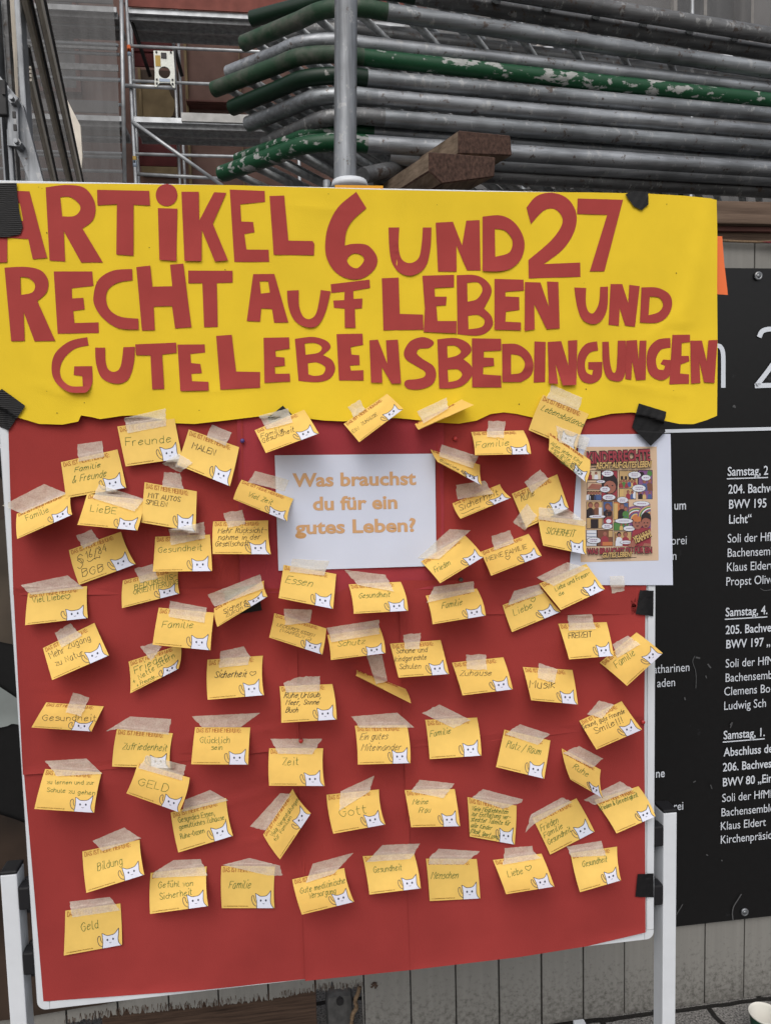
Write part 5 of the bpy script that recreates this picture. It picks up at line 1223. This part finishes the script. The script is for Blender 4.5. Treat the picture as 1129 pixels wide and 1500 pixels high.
# --- the cards, lowest first:   region, corners TL TR BR BL, lines (text, x0,y0, x1,y1, height), ink, label words, tape outlines
C = [
 ('E', ((65,78),(352,200),(270,425),(-27,300)), [('Lebensbalance',50,172,315,285,42)], 'g', 'reading Lebensbalance on the banner edge', dict(lift=.004), [((120,15),(310,97),(285,178),(88,98))]),
 ('B', ((-130,163),(262,108),(316,382),(-73,437)), [('Freunde',-72,295,243,270,58)], 'g', 'reading Freunde just below the yellow banner', dict(lift=.010), [((-85,105),(200,38),(205,158),(-58,210))]),
 ('B', ((360,183),(705,305),(642,573),(280,425)), [('MALEN',380,310,540,362,48)], 'K', 'reading MALEN beside the Freunde card', dict(lift=(.006,.022),curl=.03), [((520,150),(655,205),(612,295),(482,235)), ((295,350),(388,410),(300,478),(175,415))]),
 ('A', ((118,762),(490,605),(498,768),(120,935)), [('Familie',185,808,342,748,42)], 'g', 'reading Familie taped over the left frame edge', {}, [((18,705),(305,558),(462,622),(150,760))]),
 ('A', ((420,408),(808,320),(868,583),(455,655)), [('Familie',515,475,692,440,36),('& Freunde',500,550,732,505,52)], 'g', 'reading Familie & Freunde above the Liebe card', dict(lift=.010), [((535,285),(702,262),(715,370),(540,405))]),
 ('A', ((600,625),(1000,668),(945,877),(533,838)), [('LieBE',620,745,798,765,50)], 'g', 'reading Liebe in mixed capitals beneath Familie & Freunde', {}, [((680,560),(990,660),(925,745),(640,655))]),
 ('B', ((57,545),(415,608),(408,885),(35,822)), [('MIT AUTOS',80,650,300,680,38),('SPIELEN',65,695,210,715,36)], 'K', 'reading MIT AUTOS SPIELEN', dict(lift=.010,curl=.05), [((190,475),(300,485),(325,595),(175,575))]),
 ('B', ((722,528),(1078,660),(1035,813),(665,662)), [('Viel Zeit',760,640,930,700,38)], 'g', 'reading Viel Zeit overlapping the white question sheet', {}, [((815,468),(1050,530),(1020,608),(765,545))]),
 ('B', ((527,815),(905,808),(923,1040),(525,1038)), [('Mehr Rücksicht-',560,895,890,892,42),('nahme in der',560,942,850,938,40),('Gesellschaft',540,985,770,982,42)], 'k', 'asking Mehr Rücksichtnahme in der Gesellschaft', dict(curl=.06), [((597,757),(728,735),(748,830),(630,860))]),
 ('A', ((195,1308),(600,1258),(605,1478),(175,1527)), [('Viel Liebe',225,1375,445,1345,44),('♡',452,1352,492,1345,36)], 'g', 'reading Viel Liebe with a heart by the left frame', dict(lift=(.02,.012)), [((145,1252),(465,1185),(580,1275),(215,1318))]),
 ('A', ((475,1012),(832,885),(933,1108),(545,1250)), [('§',535,1115,580,1108,80),('16/84',595,1070,735,1020,58),('~',605,1100,735,1052,45),('BGB',570,1195,720,1150,58)], 'k', 'citing § 16/84 BGB', dict(curl=.04,lift=(.006,.016)), [((525,912),(632,870),(682,945),(575,1003))]),
 ('B', ((-92,1220),(290,1130),(296,1310),(-98,1410)), [('BEDÜRFNIS-',-10,1285,275,1205,40),('ORIENTIERUNG',-20,1320,292,1240,38)], 'g', 'reading BEDÜRFNISORIENTIERUNG tucked under Gesundheit', dict(lift=.012), [((-12,1140),(112,1105),(148,1205),(28,1235))]),
 ('B', ((130,920),(505,905),(520,1155),(113,1160)), [('Gesundheit',150,1030,455,1012,46)], 'g', 'reading Gesundheit below MIT AUTOS SPIELEN', {}, [((222,870),(465,818),(472,930),(240,978))]),
 ('B', ((533,1412),(875,1220),(900,1330),(556,1539)), [('Sichere',600,1452,760,1372,34),('Zukunft',615,1475,775,1395,30)], 'k', 'reading Sichere Zukunft over a black tape piece', {}, [((490,1318),(848,1178),(870,1275),(540,1400))]),
 ('Z', ((373.2,630.1),(445.5,600.1),(467.1,635),(389.4,663.6)), [('Familie',383,642,416,631.5,7.5),('Gesundheit',385,649,432,631.5,8)], 'k', 'reading Familie Gesundheit at the banner\'s lower edge', {}, [((379.2,609.2),(421.9,598.1),(428.7,618.8),(390.9,628.8))]),
 ('C', ((500,225),(780,30),(885,128),(600,343)), [('EIN',560,285,603,258,24),('ZUHAUSE',620,235,718,170,24)], 'K', 'reading EIN ZUHAUSE across the banner\'s wavy edge', {}, [((525,115),(605,68),(640,130),(565,182))]),
 ('D', ((32,262),(325,108),(403,142),(55,298)), [], 'g', 'folded up so only its heading shows, on the banner edge', dict(draw=False,lift=.045,pw=1.2), [((45,183),(232,95),(240,165),(85,260))]),
 ('E', ((98,310),(360,488),(335,630),(98,425)), [('Allen jeden Kind',110,388,300,515,26),('eine gute und',115,418,285,535,24),('freie glückliche',125,450,305,570,22),('Zukunft haben',170,500,300,590,20)], 'g', 'with four lines of green writing hanging under Lebensbalance', dict(lift=.03), [((142,270),(358,352),(335,428),(165,375))]),
 ('D', ((385,312),(712,302),(760,450),(408,458)), [('Familie',415,412,625,397,42)], 'g', 'reading Familie above the Sicherheit card', {}, [((493,242),(600,245),(590,348),(483,342))]),
 ('D', ((268,760),(565,640),(635,725),(318,857)), [('Sicherheit',315,808,560,705,42),('~',325,832,500,760,20)], 'k', 'reading Sicherheit underlined with a swoosh', {}, [((290,645),(470,618),(525,700),(300,735))]),
 ('D', ((130,422),(440,518),(452,648),(175,500)), [('Glückliche Familie',185,492,405,605,16)], 'k', 'curled forward at the question sheet\'s upper right corner', dict(lift=.05,pw=1.25), [((200,390),(430,465),(395,540),(185,465))]),
 ('D', ((640,700),(925,578),(998,790),(730,915)), [('Ruhe',700,748,785,712,52)], 'k', 'reading Ruhe with tape on two corners', dict(lift=.010), [((718,628),(818,548),(872,605),(765,695)), ((735,762),(798,840),(720,930),(648,878))]),
 ('E', ((30,840),(330,870),(335,1082),(65,1025)), [('SICHERHEIT',80,950,258,972,48)], 'g', 'reading SICHERHEIT in capitals against the comic poster', dict(lift=.012), [((40,785),(228,800),(335,880),(325,905),(35,860))]),
 ('D', ((445,1065),(745,952),(828,1090),(510,1215)), [('MEINE FAMILIE',485,1125,735,1042,32),('♡',602,1118,632,1112,30)], 'K', 'reading MEINE FAMILIE over a small heart', {}, [((513,965),(630,930),(655,1008),(530,1055))]),
 ('D', ((70,1125),(345,960),(465,1095),(190,1262)), [('Frieden',160,1195,258,1145,40)], 'g', 'reading Frieden at the question sheet\'s lower right corner', {}, [((250,922),(382,930),(185,1110),(48,1105))]),
 ('C', ((113,1135),(452,1195),(432,1420),(80,1350)), [('Essen',122,1250,298,1278,54)], 'g', 'reading Essen below the question sheet', {}, [((170,1095),(408,1110),(375,1205),(150,1180))]),
 ('C', ((532,1262),(868,1245),(915,1432),(565,1452)), [('Gesundheit',597,1350,800,1342,38)], 'g', 'reading Gesundheit right of the Essen card', {}, [((507,1168),(770,1200),(825,1308),(590,1265))]),
 ('D', ((100,1340),(420,1295),(476,1465),(143,1520)), [('Familie',200,1422,328,1397,42)], 'g', 'reading Familie below the Frieden card', {}, [((150,1285),(400,1250),(405,1315),(105,1385))]),
 ('D', ((582,1400),(830,1300),(946,1442),(641,1569)), [('Liebe',655,1465,775,1415,44),('♡',765,1385,795,1372,30)], 'g', 'reading Liebe with heart beside the Liebe und Freunde card', dict(lift=.012), [((655,1310),(810,1268),(840,1325),(615,1400))]),
 ('E', ((40,1265),(335,1140),(452,1300),(175,1430)), [('Liebe und Freun-',145,1312,360,1207,30),('de',165,1342,200,1326,26)], 'g', 'reading Liebe und Freunde under the comic poster', dict(lift=.022), [((25,1225),(215,1130),(350,1165),(130,1280))]),
 ('F', ((297,325),(650,152),(750,375),(360,545)), [('Mehr',350,398,450,352,50),('Zugang',472,330,630,270,48),('zu Natur',390,448,582,372,46)], 'k', 'asking Mehr Zugang zu Natur', dict(curl=.04), [((378,220),(485,155),(565,240),(425,322))]),
 ('G', ((40,418),(398,300),(382,468),(52,635)), [('Frieden',85,500,318,392,50),('+ Nette Eltern',75,568,360,385,38),('+ Freunde...',100,592,245,520,28)], 'g', 'reading Frieden, nette Eltern and Freunde', dict(lift=.022), [((120,315),(215,290),(270,315),(195,415))]),
 ('G', ((248,47),(628,82),(602,340),(205,302)), [('Familie',270,182,485,188,52)], 'g', 'reading Familie left of the LECKERES ESSEN card', {}, [((325,0),(578,48),(560,152),(318,110))]),
 ('G', ((582,405),(962,377),(970,648),(583,680)), [('Sicherheit',630,528,850,522,48),('♡',870,515,915,513,36)], 'K', 'reading Sicherheit with a heart in black', {}, [((672,348),(830,313),(875,380),(862,440),(662,460))]),
 ('F', ((320,698),(715,725),(630,897),(218,870)), [('Gesundheit',295,822,665,825,46)], 'k', 'reading Gesundheit and tilted forward near the left frame', {}, [((503,630),(615,665),(560,793),(452,768))]),
 ('F', ((312,1155),(700,1178),(648,1455),(238,1430)), [('zu lernen und zur',325,1258,650,1262,30),('Schule zu gehen',325,1310,655,1335,32)], 'g', 'reading zu lernen und zur Schule zu gehen', {}, [((310,1100),(595,1083),(705,1188),(395,1205))]),
 ('G', ((-38,878),(345,910),(325,1150),(-72,1138)), [('Zufriedenheit',-2,1018,303,1033,52)], 'g', 'reading Zufriedenheit above the GELD card', dict(lift=.010), [((-115,895),(50,795),(332,812),(315,920),(-40,880))]),
 ('L', ((330,235),(710,135),(757,395),(382,510)), [('Gesundes Essen,',385,305,635,252,40),('gemütliches Zuhause,',390,352,710,280,38),('Ruhe-Oasen',400,418,565,372,38)], 'g', 'listing Gesundes Essen, gemütliches Zuhause, Ruhe-Oasen', dict(lift=.014), [((600,80),(725,152),(410,230),(425,150))]),
 ('G', ((105,1110),(460,1215),(388,1453),(25,1322)), [('GELD',105,1265,315,1315,60)], 'g', 'reading GELD in capitals under Zufriedenheit', {}, [((165,1060),(435,1130),(408,1235),(108,1150))]),
 ('G', ((497,868),(875,870),(862,1125),(470,1123)), [('Glücklich',532,975,735,978,48),('sein',610,1022,685,1025,40)], 'g', 'reading Glücklich sein', {}, [((475,793),(942,770),(810,868),(545,868))]),
 ('H', ((103,85),(460,190),(432,370),(67,252)), [('LECKERES ESSEN',120,172,375,250,24),('(WAFFELN ☺)',140,208,352,275,24)], 'K', 'reading LECKERES ESSEN (WAFFELN)', {}, [((168,55),(360,62),(345,150),(175,168))]),
 ('H', ((665,475),(1003,605),(1040,705),(662,515)), [], 'g', 'curled up tightly so only its heading shows, under Schutz', dict(draw=False,lift=.05,pw=1.2), [((735,375),(840,370),(878,550),(800,575))]),
 ('H', ((465,235),(825,185),(865,360),(490,407)), [('Schutz',535,315,720,295,42)], 'g', 'reading Schutz in the board\'s middle', {}, [((463,185),(820,130),(825,228),(495,285))]),
 ('I', ((-42,295),(305,270),(363,503),(17,528)), [('Schöne und',2,362,215,352,40),('kindgerechte',-8,418,210,402,40),('Schulen',22,470,170,465,42)], 'k', 'reading Schöne und kindgerechte Schulen', dict(curl=.05), [((48,235),(170,220),(160,330),(62,332))]),
 ('I', ((383,425),(735,388),(800,608),(455,650)), [('Zuhause',438,515,655,512,42)], 'k', 'reading Zuhause left of the Musik card', dict(curl=.04), [((478,370),(615,370),(622,475),(487,472))]),
 ('J', ((25,455),(365,475),(403,712),(82,683)), [('Musik',72,598,250,600,60)], 'K', 'reading Musik', {}, [((135,428),(262,470),(240,565),(128,530))]),
 ('J', ((552,425),(805,217),(985,360),(740,585)), [('Familie',670,462,800,368,56)], 'g', 'reading Familie and jutting over the right frame', {}, [((640,298),(745,240),(830,300),(672,392))]),
 ('J', ((268,158),(600,147),(650,378),(343,403)), [('FREIZEIT',340,258,498,248,44)], 'K', 'reading FREIZEIT', {}, [((332,100),(497,92),(525,195),(340,205))]),
 ('J', ((412,825),(703,690),(843,885),(530,1022)), [('Gesund, gute Freunde',438,882,728,770,34),('Smile!!!',525,915,715,830,48)], 'k', 'reading Gesund, gute Freunde, Smile!!!', {}, [((550,685),(650,715),(568,808),(465,778))]),
 ('O', ((485,230),(770,140),(880,335),(628,445)), [('Frieden & Gerechtigkeit',525,298,770,205,34)], 'g', 'reading Frieden & Gerechtigkeit by the right post', dict(lift=.022), [((418,228),(650,108),(740,160),(490,260))]),
 ('J', ((292,1015),(560,1160),(578,1358),(352,1228)), [('Ruhe',368,1150,465,1212,44)], 'g', 'reading Ruhe and curled sharply near the right frame', dict(bend=-3), [((410,997),(578,1085),(500,1145),(300,1045))]),
 ('I', ((200,818),(555,802),(585,1063),(230,1088)), [('Familie',232,935,375,910,44)], 'g', 'reading Familie right of Ein gutes Miteinander', {}, [((177,772),(297,712),(513,820),(395,875))]),
 ('H', ((655,858),(1012,855),(1035,1115),(675,1125)), [('Ein gutes',690,955,875,950,50),('Miteinander',698,1030,970,1025,50)], 'k', 'reading Ein gutes Miteinander', {}, [((628,795),(945,768),(1062,870),(690,872))]),
 ('I', ((742,885),(1058,960),(1015,1222),(685,1142)), [('Platz / Raum',755,1005,988,1060,56)], 'g', 'reading Platz / Raum', {}, [((848,848),(1055,915),(970,990),(748,915))]),
 ('H', ((138,588),(500,572),(530,815),(150,838)), [('Ruhe,Urlaub,',170,668,425,662,40),('Meer, Sonne',180,715,410,710,38),('Buch',178,768,262,768,40)], 'K', 'listing Ruhe, Urlaub, Meer, Sonne, Buch', dict(curl=.04), [((165,565),(275,522),(415,517),(410,622),(185,630))]),
 ('H', ((68,1013),(438,1013),(448,1272),(67,1270)), [('Zeit',160,1130,270,1125,54)], 'g', 'reading Zeit held by a pinned tape', {}, [((75,948),(430,948),(360,1055),(130,1050))]),
 ('M', ((25,452),(215,157),(333,315),(133,613)), [('Viele Veranstaltungen',88,468,258,228,28),('für Familien',108,498,212,340,26)], 'g', 'turned steeply and reading Viele Veranstaltungen für Familien', {}, [((135,185),(205,190),(40,425),(-60,400))]),
 ('M', ((433,195),(772,160),(813,387),(477,447)), [('Gott',520,338,700,312,62)], 'g', 'reading Gott', {}, [((525,172),(742,72),(710,175),(515,298))]),
 ('N', ((55,165),(378,158),(413,398),(97,405)), [('Meine',105,258,205,255,38),('Frau',145,312,220,308,40)], 'g', 'reading Meine Frau', {}, [((150,98),(377,122),(305,217),(98,175))]),
 ('N', ((460,210),(777,265),(765,517),(475,465)), [('Viele Möglichkeiten',485,295,720,320,32),('zur Entfaltung ver-',485,330,735,354,32),('steckter Talente für',482,364,732,394,32),('alle Kinder',482,402,615,424,32),('(Musik, Sport usw.)',478,438,658,482,32)], 'g', 'with five dense lines starting Viele Möglichkeiten', {}, [((560,158),(818,225),(810,245),(690,285),(490,215))]),
 ('O', ((85,345),(370,218),(487,433),(200,582)), [('Frieden',145,432,255,372,44),('Familie',165,475,285,410,40),('Gesundheit',190,518,338,432,40)], 'g', 'listing Frieden, Familie, Gesundheit in three lines', {}, [((80,320),(275,213),(345,240),(95,385),(40,440))]),
 ('K', ((567,315),(960,235),(993,475),(595,600)), [('Bildung',672,448,845,400,60)], 'g', 'reading Bildung at lower left', {}, [((637,243),(855,150),(972,225),(705,312))]),
 ('K', ((450,722),(828,672),(840,957),(440,1030)), [('Geld',562,865,680,840,64)], 'g', 'reading Geld, lowest card on the board', {}, [((480,660),(755,628),(825,720),(500,768))]),
 ('L', ((192,650),(577,605),(587,878),(188,932)), [('Gefühl von',245,752,485,738,44),('Sicherheit',255,835,480,798,48)], 'g', 'reading Gefühl von Sicherheit', {}, [((350,562),(535,555),(582,668),(205,685),(215,645))]),
 ('L', ((677,603),(1047,605),(1042,892),(680,892)), [('Familie',728,755,878,755,58)], 'g', 'reading Familie in the lowest full row', {}, [((685,595),(870,548),(1080,600),(1097,665),(995,668))]),
 ('M', ((212,742),(548,668),(612,887),(275,970)), [('Gute medizinische',265,835,555,765,42),('Versorgung',320,868,495,830,42)], 'g', 'reading Gute medizinische Versorgung', {}, [((345,640),(608,570),(480,705),(300,765))]),
 ('M', ((667,592),(998,575),(1042,800),(710,840)), [('Gesundheit',738,698,922,682,44)], 'g', 'reading Gesundheit left of the Menschen card', {}, [((795,520),(1038,510),(975,610),(690,630))]),
 ('N', ((193,608),(520,610),(543,865),(217,882)), [('Menschen',225,738,400,735,52)], 'g', 'reading Menschen', {}, [((275,543),(540,560),(440,645),(210,645),(215,600))]),
 ('N', ((625,617),(938,575),(1022,788),(710,838)), [('Liebe',725,728,822,705,50),('♡',838,690,880,682,40)], 'g', 'reading Liebe with heart right of the Menschen card', {}, [((700,540),(878,525),(885,560),(938,605),(690,648))]),
 ('O', ((332,573),(632,530),(658,748),(392,825)), [('Gesundheit',410,662,570,627,44)], 'g', 'reading Gesundheit above the lower right corner of the frame', {}, [((305,530),(530,492),(562,588),(340,598))]),
]
for rg, q, tx, ink, lab, kw, tapes in C:
    make_card(rg, q, tx, ink, 'yellow note card '+lab, **kw)
    for i, tp_ in enumerate(tapes):
        tape(rg, tp_, ('masking tape on the card '+lab) if i == 0 else ('second masking tape on the card '+lab.replace(' beside the Freunde card','')))
tape('E', ((480,1218),(572,1218),(575,1308),(495,1325)), 'pale tape strip at the comic poster\'s lower edge')

# push pins
def pin(p, m, label):
    q = onboard(p[0], p[1], top_h(*p)); w = MB(); w.tube([(q.x, q.y, q.z), (q.x, q.y-.004, q.z)], .0022, 10); w.tube([(q.x, q.y-.004, q.z), (q.x, q.y-.0075, q.z)], [.0042, .0036], 12); 
    o = w.build('push_pin', m, None, True); props(o, label, 'push pin', 'push pins in the board')
m_pinr = mat('red_pin_plastic', (.42,.03,.03), .4, 0, .5); m_pinv = mat('violet_pin_plastic', (.06,.03,.16), .4, 0, .5); m_pind = mat('dark_pin_plastic', (.05,.055,.055), .4, 0, .5)
pin((355.4,645.8), m_pinv, 'violet push pin left of the question sheet'); pin((665.8,642.5), m_pinr, 'red push pin above the curled card right of the question sheet'); pin((674,848.5), m_pind, 'dark push pin between the Frieden and Familie cards')
pin((440.7,1083.8), m_pinr, 'red push pin through the tape of the Zeit card'); pin((939.5,1056.5), m_pinr, 'red push pin in the right frame edge')

# paper cup on the pavement
def cup():
    rim = onz(1120, 1484, .092); cx, cy = rim.x, rim.y; n = 36
    prof = [(.0275,0),(.029,.004),(.0385,.086),(.0405,.089),(.0415,.091),(.0405,.0935),(.0388,.092),(.0375,.086),(.0285,.010),(.0,.009)]
    def lathe(pr, name, m, par=None, **k):
        V, Fc = [], []
        for r_, z in pr: V += [(cx+r_*math.cos(i*2*math.pi/n), cy+r_*math.sin(i*2*math.pi/n), z) for i in range(n)]
        for j in range(len(pr)-1):
            for i in range(n): Fc.append((j*n+i, j*n+(i+1) % n, (j+1)*n+(i+1) % n, (j+1)*n+i))
        return mk(name, V, Fc, m, par, smooth=True)
    c = thing('paper_cup', (cx, cy, 0), 'white paper cup with dark green outside standing on the granite setts', 'cup')
    lathe(prof[2:], 'inside', m_cupw, c); lathe([(.0,.001),(.0275,.001),(.0290,.004),(.0388,.0865)], 'wall', m_cupg, c)
cup()
for o in S.objects:
    if '_w' in o: del o['_w']
for m in bpy.data.materials:
    if '_mix' in m: del m['_mix']
bpy.context.view_layer.update()
